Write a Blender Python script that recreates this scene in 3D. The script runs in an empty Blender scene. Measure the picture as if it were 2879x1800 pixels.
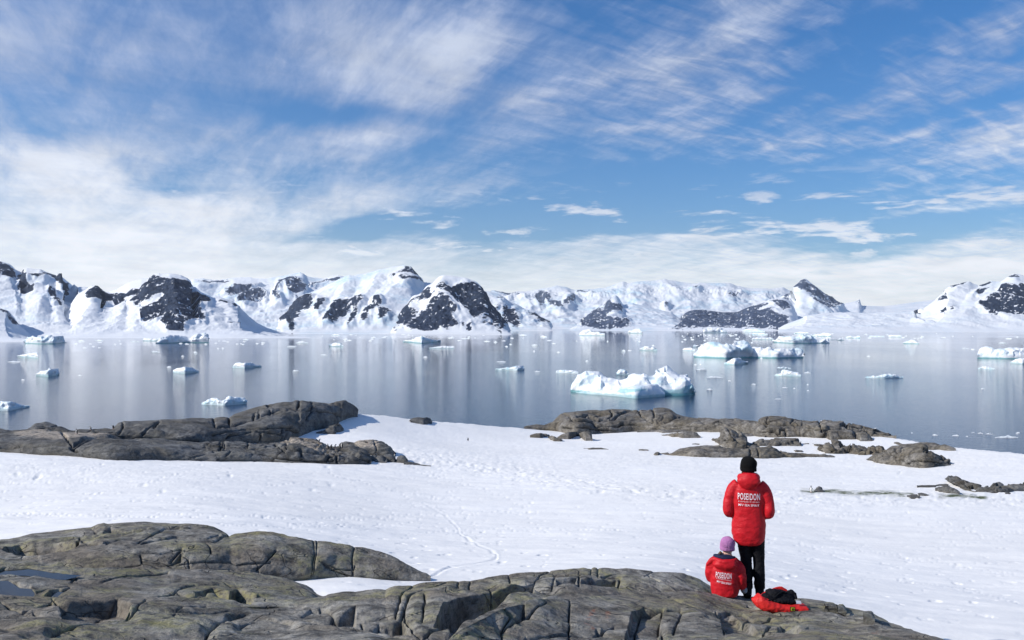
import bpy, math, random
import numpy as np
from mathutils import Vector, Matrix
from mathutils.bvhtree import BVHTree
random.seed(7); rng=np.random.RandomState(11)
R_=math.radians
scene=bpy.context.scene; COL=scene.collection
# ---------------------------------------------------------------- camera: eye 25 m above the sea
F=852.0; CX=512.0; HY=325.5; CZ=25.0
cam=bpy.data.cameras.new("camera"); camo=bpy.data.objects.new("camera",cam); COL.objects.link(camo)
camo.location=(0,0,CZ); camo.rotation_euler=(R_(90),0,0)
cam.sensor_width=36; cam.lens=36*F/1024; cam.shift_y=(HY-320)/1024.0
cam.clip_start=0.1; cam.clip_end=80000
scene.camera=camo
def up(px,py,D):
    px=np.asarray(px,float); py=np.asarray(py,float); D=np.asarray(D,float)
    return np.stack(np.broadcast_arrays((px-CX)/F*D, D, CZ-(py-HY)/F*D),-1)
# surveyed outlines are read off enlarged views of the site photo: view -> (origin x, origin y, scale)
VW=dict(A=(0,1440,2.419),B=(900,1560,2.419),C=(1880,1560,2.4214),D=(0,1110,3.4557),E=(600,1110,3.4557),F=(1450,1130,3.4557),
 G=(2050,1130,2.918),M1=(0,700,2.5198),M2=(900,700,2.5198),M3=(1560,700,1.8339),I=(1560,980,4.838),J=(1900,900,2.4709),
 K=(0,920,2.6878),S=(0,0,.8403),P=(1900,1250,3.0244),N=(1950,1600,6.911))
KX=1024/2879.0; KY=640/1800.0
def T(v,s):
    ox,oy,k=VW[v]; a=np.array([[float(c) for c in q.split(',')] for q in s.split()])
    return np.stack([(a[:,0]/k+ox)*KX,(a[:,1]/k+oy)*KY],-1)
def TT(*vs): return np.concatenate([T(v,s) for v,s in vs])
# ---------------------------------------------------------------- noise
def _h(i,j,k,s):
    n=(i.astype(np.int64)*374761393+j.astype(np.int64)*668265263+k.astype(np.int64)*2147483647+s*974634777)&0xffffffff
    n=((n^(n>>13))*1274126177)&0xffffffff
    n=((n^(n>>16))*2246822519)&0xffffffff
    return n^(n>>15)
def pn(p,seed=0):
    i0=np.floor(p).astype(np.int64); f=p-i0; u=f*f*f*(f*(f*6-15)+10)
    out=0
    for dx in (0,1):
        wx=u[...,0] if dx else 1-u[...,0]
        for dy in (0,1):
            wy=u[...,1] if dy else 1-u[...,1]
            for dz in (0,1):
                wz=u[...,2] if dz else 1-u[...,2]
                h=_h(i0[...,0]+dx,i0[...,1]+dy,i0[...,2]+dz,seed)
                gx=((h&1023)/511.5-1); gy=(((h>>10)&1023)/511.5-1); gz=(((h>>20)&1023)/511.5-1)
                out=out+wx*wy*wz*(gx*(f[...,0]-dx)+gy*(f[...,1]-dy)+gz*(f[...,2]-dz))
    return out
def fbm(p,o=4,seed=0,gain=.5,lac=2.03):
    a=1;t=0
    for k in range(o): t=t+a*pn(p,seed+k*7); a*=gain; p=p*lac+3.17
    return t
def ridged(p,o=4,seed=0,gain=.5):
    a=1;t=0
    for k in range(o): t=t+a*(0.35-np.abs(pn(p,seed+k*7)))*2; a*=gain; p=p*2.07+1.31
    return t
def worley(p,seed=0,wv=False):
    i0=np.floor(p).astype(np.int64); f1=np.full(p.shape[:-1],9.); f2=f1.copy(); idv=np.zeros(p.shape[:-1]); vc=np.zeros(p.shape)
    for dx in (-1,0,1):
        for dy in (-1,0,1):
            for dz in (-1,0,1):
                c=i0+np.array([dx,dy,dz]); h=_h(c[...,0],c[...,1],c[...,2],seed)
                q=np.stack([(h&1023)/1023.,((h>>10)&1023)/1023.,((h>>20)&1023)/1023.],-1)+c
                d=np.sqrt(((q-p)**2).sum(-1)); cl=d<f1
                f2=np.where(cl,f1,np.minimum(f2,d)); idv=np.where(cl,(h&255)/255.,idv); vc=np.where(cl[...,None],q-p,vc) if wv else vc; f1=np.where(cl,d,f1)
    return (f1,f2,idv,vc) if wv else (f1,f2,idv)
def sst(a,b,x): t=np.clip((x-a)/(b-a),0,1); return t*t*(3-2*t)
# ---------------------------------------------------------------- mesh + tags
def tag(o,label=None,cat=None,group=None,kind=None):
    if label: o['label']=label
    if cat: o['category']=cat
    if group: o['group']=group
    if kind: o['kind']=kind
    return o
def link(name,me,mat=None,parent=None):
    o=bpy.data.objects.new(name,me); COL.objects.link(o)
    if mat is not None: me.materials.append(mat)
    if parent is not None: o.parent=parent
    return o
def raw_mesh(name,V,Fq,smooth=True,attrs=None):
    me=bpy.data.meshes.new(name); V=np.ascontiguousarray(V,np.float32).reshape(-1,3); Fq=np.ascontiguousarray(Fq,np.int32)
    n=len(Fq); k=Fq.shape[1]
    me.vertices.add(len(V)); me.vertices.foreach_set('co',V.ravel())
    me.loops.add(n*k); me.loops.foreach_set('vertex_index',Fq.ravel())
    me.polygons.add(n); me.polygons.foreach_set('loop_start',np.arange(0,n*k,k,dtype=np.int32)); me.polygons.foreach_set('loop_total',np.full(n,k,np.int32))
    me.polygons.foreach_set('use_smooth',np.full(n,smooth))
    for a,v in (attrs or {}).items():
        at=me.attributes.new(a,'FLOAT','POINT'); at.data.foreach_set('value',np.ascontiguousarray(v,np.float32).ravel())
    me.update(); me.validate(); return me
def gridfaces(ny,nx,wrap=False):
    i=np.arange(ny-1)[:,None]*nx; j=np.arange(nx if wrap else nx-1)[None,:]; j2=(j+1)%nx
    return np.stack([i+j,i+j2,i+nx+j2,i+nx+j],-1).reshape(-1,4)
def gnorm(V):
    a=np.gradient(V,axis=1); b=np.gradient(V,axis=0); n=np.cross(a,b); n/=np.linalg.norm(n,axis=-1,keepdims=True)+1e-12; return n
def seg_dist(px,py,lines):
    best=np.full(px.shape,1e6)
    for L in lines:
        for (x0,y0),(x1,y1) in zip(L[:-1],L[1:]):
            m=(px>min(x0,x1)-25)&(px<max(x0,x1)+25)&(py>min(y0,y1)-25)&(py<max(y0,y1)+25)
            if not m.any(): continue
            X=px[m];Y=py[m]; dx=x1-x0;dy=y1-y0; t=np.clip(((X-x0)*dx+(Y-y0)*dy)/(dx*dx+dy*dy+1e-9),0,1)
            d=np.hypot(X-x0-t*dx,Y-y0-t*dy); best[m]=np.minimum(best[m],d)
    return best
def poly_sd(px,py,P):      # signed distance, positive inside
    x0,y0=P.min(0)-30; x1,y1=P.max(0)+30
    out=np.full(px.shape,-30.); m=(px>x0)&(px<x1)&(py>y0)&(py<y1)
    if not m.any(): return out
    X=px[m];Y=py[m]; ins=np.zeros(X.shape,bool); Q=np.roll(P,-1,0)
    for (ax,ay),(bx,by) in zip(P,Q):
        c=((ay>Y)!=(by>Y)); 
        if by!=ay: ins^=c&(X<(bx-ax)*(Y-ay)/(by-ay)+ax)
    d=seg_dist(X,Y,[np.concatenate([P,P[:1]])]); out[m]=np.where(ins,np.minimum(d,30),-np.minimum(d,30)); return out
def mono(P,x): 
    P=P[np.argsort(P[:,0],kind='stable')]; return np.interp(x,P[:,0],P[:,1])
# A landform surveyed by its skyline and its foot: front slope from distance D0 (foot) to D1 (crest), then a back slope down.
def loft(top,base,D0,D1,dx=.8,nf=60,nb=14,back=1.0,pw=1.0,skirt=2.5,drop=1.2,x0=None,x1=None,plane=None,tang=1.0,prof='dome',conc=.45,sm=14,cliff=0):
    x0=max(top[0,0],base[:,0].min()) if x0 is None else x0; x1=min(top[:,0].max(),base[:,0].max()) if x1 is None else x1
    nx=max(6,int((x1-x0)/dx)+1); x=np.linspace(x0,x1,nx)
    ty=mono(top,x); by=np.maximum(mono(base,x),ty+.02)
    d0=D0(x) if callable(D0) else (mono(D0,x) if isinstance(D0,np.ndarray) else np.full(nx,float(D0)))
    d1=D1(x) if callable(D1) else (mono(D1,x) if isinstance(D1,np.ndarray) else np.full(nx,float(D1)))
    rel=np.clip((by-ty)/(np.max(by-ty)+1e-6),0,1); 
    if tang<1: d1=d0+(d1-d0)*np.maximum(rel,.02)**tang
    t=np.linspace(0,1,nf)[:,None]; s=np.sin(t*np.pi/2)**pw; c=1-np.cos(t*np.pi/2)
    if prof=='slope': s=t**pw; c=(1-conc)*t+conc*(1-(1-t)**2); c=c+.10*sst(.86,1,t)*(1-c)

    kn=max(3,int(sm/((x1-x0)/(nx-1)))|1); kk=np.exp(-np.linspace(-2,2,kn)**2); kk/=kk.sum()
    ts=np.convolve(np.pad(ty,kn//2,'edge'),kk,'valid')[:nx]; ts=np.minimum(ts,by-.3*(by-ty)-.02)
    d1=np.convolve(np.pad(d1,kn//2,'edge'),kk,'valid')[:nx] if tang>=1 else d1
    tm=ts+(ty-ts)*t**3
    cl=np.minimum(cliff,(by-ty)*.35)*sst(0,.045,t); py=by-cl+(tm-by+cl)*s; D=d0+(d1-d0)*c; px=np.broadcast_to(x,py.shape)
    V=up(px,py,D)
    # skirt below the foot, and the back slope
    sk=V[:1].repeat(2,0).copy(); hgt=(by-ty)/F*d1
    sk[0,:,2]-=skirt; sk[1,:,2]-=skirt*.4; sk[0,:,1]-=0.0
    tb=np.linspace(0,1,nb+1)[1:,None]; 
    th=np.maximum(d1-d0,1e-3)*back
    bk=np.zeros((nb,nx,3)); Db=d1+th*tb; bk[...,1]=Db; bk[...,0]=(x-CX)/F*Db
    zt=V[-1,:,2]; zf=V[0,:,2]; slope=(zt-zf*1.0)
    zr=CZ-(ty-HY)/F*Db; hd=(np.maximum(zt-zf,0)+skirt+.25*np.minimum(th,6))*drop+np.maximum(zr[-1]-zt,0)
    bk[...,2]=zr-hd*(tb**1.5)-.002*th*sst(0,.05,tb)
    V=np.concatenate([sk,V,bk],0)
    PX=np.concatenate([px[:1].repeat(2,0),px,px[:1].repeat(nb,0)],0); PY=np.concatenate([py[:1].repeat(2,0)+1,py,py[-1:].repeat(nb,0)-1],0)
    front=np.concatenate([np.zeros((2,nx)),np.ones((nf,nx)),np.zeros((nb,nx))],0)
    u=np.concatenate([np.zeros((2,nx)),t.repeat(nx,1),np.ones((nb,nx))],0)
    return V,PX,PY,front,u
# cloud banks: x,y,rx,ry (survey units), tilt, density
SKYB=[(1080,130,330,130,8,.75),(1250,200,260,60,25,.35),(820,120,260,100,-20,.25),(350,110,560,210,0,.34),(850,310,260,55,8,.45),(150,360,330,75,-5,.6),(420,470,330,60,0,.3),
 (900,470,380,60,2,.45),(700,520,260,40,-5,.3),(500,240,420,75,0,-.15),(800,235,190,38,0,-.55),(1030,265,120,40,0,-.25),(430,430,130,40,-5,-.55),(300,300,260,60,5,.1),(120,290,160,60,0,-.35),(870,540,230,32,4,-.95),(1250,540,260,28,0,-.5),
 (1800,440,560,70,3,-.95),(1500,420,250,50,5,-.4),(2000,200,420,90,22,-.35),(1750,60,260,60,22,.3),(1600,130,300,45,22,.25),(2150,40,330,60,18,-.4),(2350,340,380,38,8,.75),(2250,290,380,25,8,.35),(1900,330,420,30,5,.25),
 (1500,310,420,30,5,.3),(2100,540,420,60,0,-.6),(1600,520,500,60,0,-.45),(2250,470,170,20,15,.6),(2100,540,70,16,5,.8),(1700,575,240,16,5,.55),(1300,540,60,12,0,.5),(1400,580,120,22,0,.4),(2300,620,330,50,-4,.35),(950,580,400,25,0,.15),(100,100,330,140,0,.15),(150,430,420,130,0,.45),(300,560,600,80,0,.35),(2300,80,260,90,20,.2),(2000,120,300,50,22,-.3),(1950,630,450,36,0,.3),(1450,545,600,38,0,-.55),(2050,520,450,50,0,-.3),(1500,480,600,50,3,-.35),(600,235,330,60,-6,-.25),(1650,200,800,170,8,.26),(2200,420,330,30,8,.3)]
SKYTINT=(.64,.78,.98); SKYSAT=1.24; CLOUDLO=(9.6,9.75,10.0); CLOUDHI=(4.9,5.5,6.8); CLOUDDARK=(2.9,3.6,5.5); HAZE=.00003
# ---------------------------------------------------------------- materials
class NT:
    def __init__(s,tree): s.t=tree; s.n=tree.nodes; s.l=tree.links
    def node(s,t,ins=None,**kw):
        n=s.n.new(t)
        for k,v in kw.items(): setattr(n,k,v)
        for k,v in (ins or {}).items():
            if isinstance(v,bpy.types.NodeSocket): s.l.new(v,n.inputs[k])
            elif isinstance(v,bpy.types.Node): s.l.new(v.outputs[0],n.inputs[k])
            else: n.inputs[k].default_value=v
        return n
    def math(s,op,a,b=0,c=0,clamp=False):
        return s.node('ShaderNodeMath',{0:a,1:b,2:c},operation=op,use_clamp=clamp).outputs[0]
    def noise(s,vec,scale,detail=4,rough=.55,dist=0,ntype='FBM',d4=False):
        n=s.node('ShaderNodeTexNoise',{'Scale':scale,'Detail':detail,'Roughness':rough,'Distortion':dist}); 
        if vec is not None: s.l.new(vec,n.inputs['Vector'])
        return n.outputs[0]
    def mr(s,v,a,b,c=0,d=1,smooth=False):
        n=s.node('ShaderNodeMapRange',{0:v,1:a,2:b,3:c,4:d}); 
        if smooth: n.interpolation_type='SMOOTHSTEP'
        return n.outputs[0]
    def mix(s,f,a,b,bt='MIX'):
        n=s.node('ShaderNodeMix',data_type='RGBA',blend_type=bt); 
        for k,v in ((0,f),(6,a),(7,b)):
            if isinstance(v,bpy.types.NodeSocket): s.l.new(v,n.inputs[k])
            else: n.inputs[k].default_value=v if k==0 else (*v,1) if len(v)==3 else v
        return n.outputs[2]
    def map(s,vec,scale=(1,1,1),loc=(0,0,0),rot=(0,0,0)):
        return s.node('ShaderNodeMapping',{0:vec,1:loc,2:rot,3:scale}).outputs[0]
    def attr(s,name): return s.node('ShaderNodeAttribute',attribute_name=name).outputs['Fac']
def newmat(name):
    m=bpy.data.materials.new(name); m.use_nodes=True; t=NT(m.node_tree); b=t.n['Principled BSDF']; return m,t,b
def bump(t,b,h,dist,strength=1.0):
    n=t.node('ShaderNodeBump',{'Height':h,'Distance':dist,'Strength':strength}); t.l.new(n.outputs[0],b.inputs['Normal']); return n
def mat_plain(name,col,rough=.6,var=.15,scale=20,bumpd=0,spec=.3):
    m,t,b=newmat(name); g=t.node('ShaderNodeTexCoord').outputs['Object']; n=t.noise(g,scale,3)
    c=t.mix(t.mr(n,.3,.7),[x*(1-var) for x in col],[min(1,x*(1+var)) for x in col]); t.l.new(c,b.inputs['Base Color'])
    b.inputs['Roughness'].default_value=rough; b.inputs['Specular IOR Level'].default_value=spec
    if bumpd: bump(t,b,n,bumpd)
    return m
# snow of the near field
def mat_snow():
    m,t,b=newmat('snow'); g=t.node('ShaderNodeNewGeometry').outputs['Position']
    n1=t.noise(t.map(g,(.10,.05,.1)),1,4); n2=t.noise(g,1.6,6,.62); n3=t.noise(g,9,4,.6)
    c=t.mix(t.mr(n1,.35,.65),(.87,.85,.815),(.92,.90,.865)); 
    dirt=t.mr(t.noise(g,.9,6,.7),.62,.75); c=t.mix(t.math('MULTIPLY',dirt,.10),c,(.55,.52,.50))
    al=t.attr('algae'); aln=t.mr(t.noise(g,1.2,6,.7),.34,.6); 
    c=t.mix(t.math('MULTIPLY',al,aln,clamp=True),c,(.10,.115,.05))
    t.l.new(c,b.inputs['Base Color']); b.inputs['Roughness'].default_value=.75; b.inputs['Specular IOR Level'].default_value=.2
    h=t.math('ADD',t.math('MULTIPLY',n2,.5),t.math('MULTIPLY',n3,.16)); bump(t,b,h,.055,.7); return m
# mountains: snow over rock (mask attribute 'rock'), relief in metres
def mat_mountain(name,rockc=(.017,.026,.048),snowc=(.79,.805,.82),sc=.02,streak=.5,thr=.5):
    m,t,b=newmat(name); g=t.node('ShaderNodeNewGeometry').outputs['Position']
    ra=t.attr('rock'); n=t.noise(g,sc,8,.68); n2=t.noise(t.map(g,(1,1,.35)),sc*2.6,6,.7)
    nn=t.math('ADD',t.math('MULTIPLY',t.math('SUBTRACT',n,.5),.9),t.math('MULTIPLY',t.math('SUBTRACT',n2,.5),streak))
    f=t.mr(t.math('ADD',ra,nn),thr-.05,thr+.05,0,1,True)
    rc=t.mix(t.mr(t.noise(g,sc*3,6,.7),.3,.7),[x*.55 for x in rockc],[x*2.1 for x in rockc])
    sn=t.mix(t.mr(t.noise(t.map(g,(1,1,1.5)),sc*.35,5,.6),.35,.65),[x*.96 for x in snowc],[min(x*1.04,.92) for x in snowc])
    ib=t.attr('ice'); sn=t.mix(t.math('MULTIPLY',ib,t.mr(n2,.35,.6)),sn,(.42,.62,.74))
    t.l.new(t.mix(f,sn,rc),b.inputs['Base Color']); b.inputs['Roughness'].default_value=.8; b.inputs['Specular IOR Level'].default_value=.15
    h=t.noise(g,sc*1.5,8,.62); bump(t,b,h,.036/sc,.8); return m
# bare granite/gneiss: greys, brown and green-yellow lichen, pale specks
def mat_rock(name,base=(.40,.38,.335),dark=(.085,.08,.07),lich=(.27,.25,.11),la=.75,sc=1.0,brown=(.25,.215,.17),orange=0,bd=.05):
    m,t,b=newmat(name); g=t.node('ShaderNodeNewGeometry').outputs['Position']
    n1=t.noise(g,.55*sc,6,.65); n2=t.noise(g,2.3*sc,8,.7); n3=t.noise(t.map(g,(1,1,2.2),rot=(.3,.2,0)),7*sc,6,.75); n4=t.noise(g,26*sc,4,.7)
    c=t.mix(t.mr(n2,.38,.60),dark,base); c=t.mix(t.mr(n1,.42,.62),c,t.mix(t.mr(n2,.35,.6),[x*.6 for x in brown],brown))
    lm=t.math('MULTIPLY',t.mr(t.noise(t.map(g,loc=(5,3,1)),.8*sc,5,.7),.47,.60),t.mr(n3,.40,.58)); 
    c=t.mix(t.math('MULTIPLY',lm,la),c,lich)
    c=t.mix(t.mr(n3,.52,.34,0,.85),c,[x*.55 for x in dark])
    c=t.mix(t.mr(n4,.62,.75,0,.7),c,(.40,.39,.37))
    if orange: 
        om=t.math('MULTIPLY',t.attr('orange'),t.mr(n3,.50,.60,0,.6),clamp=True); c=t.mix(om,c,(.36,.12,.055))
    gu=t.attr('guano'); c=t.mix(t.math('MULTIPLY',gu,t.mr(n3,.36,.55),clamp=True),c,(.50,.42,.33))
    ck=t.attr('crack'); c=t.mix(t.math('MULTIPLY',ck,.6),c,(.025,.024,.022))
    t.l.new(c,b.inputs['Base Color']); b.inputs['Roughness'].default_value=.82; b.inputs['Specular IOR Level'].default_value=.25
    l1=t.noise(t.map(t.map(g,rot=(.2,.1,.5)),(.5,1.1,1.6)),.9*sc,3,.5,.8); l2=t.noise(t.map(t.map(g,rot=(.1,.3,-.7)),(.6,1.6,1)),2.1*sc,3,.5,.6)
    ck2=t.math('MAXIMUM',t.mr(t.math('ABSOLUTE',t.math('SUBTRACT',l1,.5)),.0,.006,1,0),t.math('MULTIPLY',t.mr(t.math('ABSOLUTE',t.math('SUBTRACT',l2,.52)),.0,.006,.5,0),t.mr(n1,.45,.55)))
    cc=t.mix(t.math('MULTIPLY',ck2,.55),c,(.03,.029,.027)); t.l.new(cc,b.inputs['Base Color'])
    h=t.math('ADD',t.math('MULTIPLY',ck2,-.5),t.math('MULTIPLY',n2,1.2)); h=t.math('ADD',h,t.math('ADD',t.math('MULTIPLY',n3,.55),t.math('MULTIPLY',n4,.14)))
    bump(t,b,h,bd/sc,.9); return m
def mat_ice(name='iceberg_ice'):
    m,t,b=newmat(name); g=t.node('ShaderNodeNewGeometry').outputs['Position']
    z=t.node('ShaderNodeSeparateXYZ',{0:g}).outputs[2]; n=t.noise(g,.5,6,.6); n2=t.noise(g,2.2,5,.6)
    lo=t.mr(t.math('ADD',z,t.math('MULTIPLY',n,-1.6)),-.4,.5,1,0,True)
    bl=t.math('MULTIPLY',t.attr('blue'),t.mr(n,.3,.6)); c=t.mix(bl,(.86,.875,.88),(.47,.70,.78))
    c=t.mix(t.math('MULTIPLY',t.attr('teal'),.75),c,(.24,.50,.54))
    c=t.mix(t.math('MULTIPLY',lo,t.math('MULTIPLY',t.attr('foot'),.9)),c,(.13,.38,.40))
    t.l.new(c,b.inputs['Base Color']); b.inputs['Roughness'].default_value=.45
    bump(t,b,t.math('ADD',n,t.math('MULTIPLY',n2,.4)),.4,.5); return m
def mat_water():
    m,t,b=newmat('sea_water'); g=t.node('ShaderNodeNewGeometry').outputs['Position']
    b.inputs['Base Color'].default_value=(.012,.028,.066,1); b.inputs['IOR'].default_value=1.333
    b.inputs['Specular IOR Level'].default_value=.26; b.inputs['Specular Tint'].default_value=(.62,.73,.87,1)
    ruf=t.noise(t.map(g,(.004,.0025,1)),1,4,.6); 
    t.l.new(t.mr(ruf,.38,.62,.015,.05),b.inputs['Roughness'])
    w1=t.noise(t.map(g,(.35,.9,1)),1,5,.6); w2=t.noise(t.map(g,(1.8,3.2,1)),1,4,.6)
    h=t.math('MULTIPLY',t.math('ADD',w1,t.math('MULTIPLY',w2,.35)),t.math('MULTIPLY',t.mr(ruf,.35,.65,.5,1.3),t.mr(t.node('ShaderNodeSeparateXYZ',{0:g}).outputs[1],150,1100,1.4,.8)))
    bump(t,b,h,.10,.6); return m
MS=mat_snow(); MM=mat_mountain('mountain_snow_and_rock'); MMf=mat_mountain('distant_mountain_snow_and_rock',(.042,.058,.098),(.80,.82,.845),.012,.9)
MR=mat_rock('grey_brown_bedrock',orange=1,bd=.075); MRl=mat_rock('dark_grey_outcrop_rock',(.21,.208,.20),(.085,.084,.082),(.17,.15,.10),.35,.35,(.125,.115,.10),bd=.05)
MRr=mat_rock('brown_grey_outcrop_rock',(.28,.26,.235),(.10,.093,.082),(.20,.17,.11),.4,.35,(.17,.145,.11),bd=.05)
MI=mat_ice(); MW=mat_water()
# ---------------------------------------------------------------- light: sun from the left, thin high cloud
SAZ=-106.0; SEL=34.0     # azimuth measured from straight ahead (+y), negative = left
sd=Vector((math.sin(R_(SAZ))*math.cos(R_(SEL)),math.cos(R_(SAZ))*math.cos(R_(SEL)),math.sin(R_(SEL))))
sun=bpy.data.lights.new('sun','SUN'); sun.energy=4.6; sun.angle=R_(.6); sun.color=(1,.955,.885)
so=bpy.data.objects.new('sun',sun); COL.objects.link(so); so.rotation_euler=sd.to_track_quat('Z','Y').to_euler()
W=bpy.data.worlds.new('World'); scene.world=W; W.use_nodes=True; t=NT(W.node_tree); bg=t.n['Background']
sky=t.node('ShaderNodeTexSky',sky_type='NISHITA'); sky.sun_disc=False; sky.sun_elevation=R_(SEL); sky.sun_rotation=R_(SAZ); sky.altitude=0; sky.air_density=1; sky.dust_density=.4; sky.ozone_density=2.2
SKYS=.12; bg.inputs['Strength'].default_value=SKYS
d=t.node('ShaderNodeTexCoord').outputs['Generated']; sp=t.node('ShaderNodeSeparateXYZ',{0:d}); X,Y,Z=sp.outputs
az=t.math('MULTIPLY',t.math('ARCTAN2',X,Y),57.29578); el=t.math('MULTIPLY',t.math('ARCSINE',Z),57.29578)
zz=t.math('ADD',t.math('MAXIMUM',Z,0),.10)
cp=t.node('ShaderNodeCombineXYZ',{0:t.math('DIVIDE',X,zz),1:t.math('DIVIDE',Y,zz)}).outputs[0]
def azel(px,py):
    x=(px-CX)/F; z=(HY-py)/F; return math.degrees(math.atan2(x,1)), math.degrees(math.asin(z/math.sqrt(1+x*x+z*z)))
# domain warp so that the cloud banks have torn edges
wn=t.node('ShaderNodeTexNoise',{'Vector':cp,'Scale':1.1,'Detail':5,'Roughness':.55}).outputs[1]
aev=t.node('ShaderNodeCombineXYZ',{0:az,1:el}).outputs[0]
wv=t.node('ShaderNodeVectorMath',{0:wn,1:(.5,.5,.5)},operation='SUBTRACT').outputs[0]
wv=t.node('ShaderNodeVectorMath',{0:wv,1:(9,5,0)},operation='MULTIPLY').outputs[0]
aw=t.node('ShaderNodeVectorMath',{0:aev,1:wv},operation='ADD').outputs[0]
sw=t.node('ShaderNodeSeparateXYZ',{0:aw})
def blob(x,y,rx,ry,ang,amp,acc):     # x,y,rx,ry in 2418-wide survey units; angle in degrees counter-clockwise
    a,e=azel(x*.4235,y*.4233); k=.4235/F*57.3*math.cos(R_(e))
    mp=t.node('ShaderNodeMapping',{0:aw,1:(a,e,0),2:(0,0,R_(ang)),3:(rx*k*1.5,ry*k*1.5,1)},vector_type='TEXTURE').outputs[0]
    g=t.node('ShaderNodeTexGradient',{0:mp},gradient_type='QUADRATIC_SPHERE').outputs[1]
    return t.math('MULTIPLY_ADD',g,amp,acc)
acc=t.mr(sw.outputs[1],0,8.5,.95,.28,True)           # hazy white bank near the horizon, thinning upward
acc=t.math('ADD',acc,t.mr(sw.outputs[0],-26,2,.16,0,True))
for b_ in SKYB: acc=blob(*b_,acc)
# fibres: long streaks converging, plus fine ripples
def rotm(v,ang,sc): return t.map(t.map(v,rot=(0,0,R_(ang))),sc)
f1=t.noise(rotm(cp,-112,(.22,1.5,1)),1.0,8,.62,.9); f2=t.noise(rotm(cp,-122,(.8,3.4,1)),1.6,7,.65,.5); f3=t.noise(rotm(cp,-35,(3.2,8.5,1)),1.4,5,.6,.5); f4=t.noise(rotm(cp,-100,(2.2,9,1)),1.5,8,.7,.3)
fib=t.math('ADD',t.math('MULTIPLY',t.math('SUBTRACT',f1,.5),1.3),t.math('ADD',t.math('MULTIPLY',t.math('SUBTRACT',f2,.5),.9),t.math('MULTIPLY',t.math('SUBTRACT',f4,.5),.5)))
rip=t.math('MULTIPLY',t.math('SUBTRACT',f3,.5),t.mr(az,-8,14,.25,1.5))
lowf=t.mr(el,1.5,9,.25,1,True)
dens=t.math('ADD',acc,t.math('MULTIPLY',t.math('ADD',fib,rip),lowf))
den=t.mr(dens,.05,1.15,0,1,True)
# small puffs above the far peaks
pf=t.noise(t.node('ShaderNodeCombineXYZ',{0:t.math('MULTIPLY',az,.16),1:t.math('MULTIPLY',el,.75)}).outputs[0],1,7,.6,.3)
pm=t.math('MULTIPLY',t.mr(pf,.53,.63,0,1,True),t.math('MULTIPLY',t.mr(el,3,5,0,1,True),t.mr(el,11,7,0,1,True)))
den=t.math('MAXIMUM',den,t.math('MULTIPLY',pm,.85))
skc=t.node('ShaderNodeVectorMath',{0:sky.outputs[0],1:SKYTINT},operation='MULTIPLY').outputs[0]
hs=t.node('ShaderNodeHueSaturation',{'Saturation':SKYSAT,'Color':skc}).outputs[0]
cl=t.mix(t.mr(el,2,16,0,1,True),CLOUDLO,t.mix(t.mr(dens,.35,1.25,0,1,True),CLOUDDARK,CLOUDHI)); shd=t.mr(t.noise(cp,3.1,6,.6),.3,.7,.88,1.06)
cl=t.node('ShaderNodeVectorMath',{0:cl,3:shd},operation='SCALE').outputs[0]
final=t.mix(den,hs,cl); t.l.new(final,bg.inputs['Color'])
scene.view_settings.view_transform='Standard'; scene.view_settings.look='None'; scene.view_settings.exposure=.05; scene.view_settings.gamma=1
scene.cycles.max_bounces=6; scene.cycles.glossy_bounces=3; scene.cycles.diffuse_bounces=3; scene.cycles.use_denoising=True
scene.cycles.volume_bounces=0
# ---------------------------------------------------------------- sea, sea bed of the far field
def DW(py): return CZ*F/(np.asarray(py,float)-HY)       # distance of a point on the water
def box_plane(name,x0,x1,y0,y1,z,mat,kind='structure'):
    V=np.array([[x0,y0,z],[x1,y0,z],[x1,y1,z],[x0,y1,z]]); o=link(name,raw_mesh(name,V,np.array([[0,1,2,3]]),False),mat); tag(o,kind=kind); return o
sea=box_plane('sea_water',-8900,8900,40,13900,0,MW)
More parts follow.
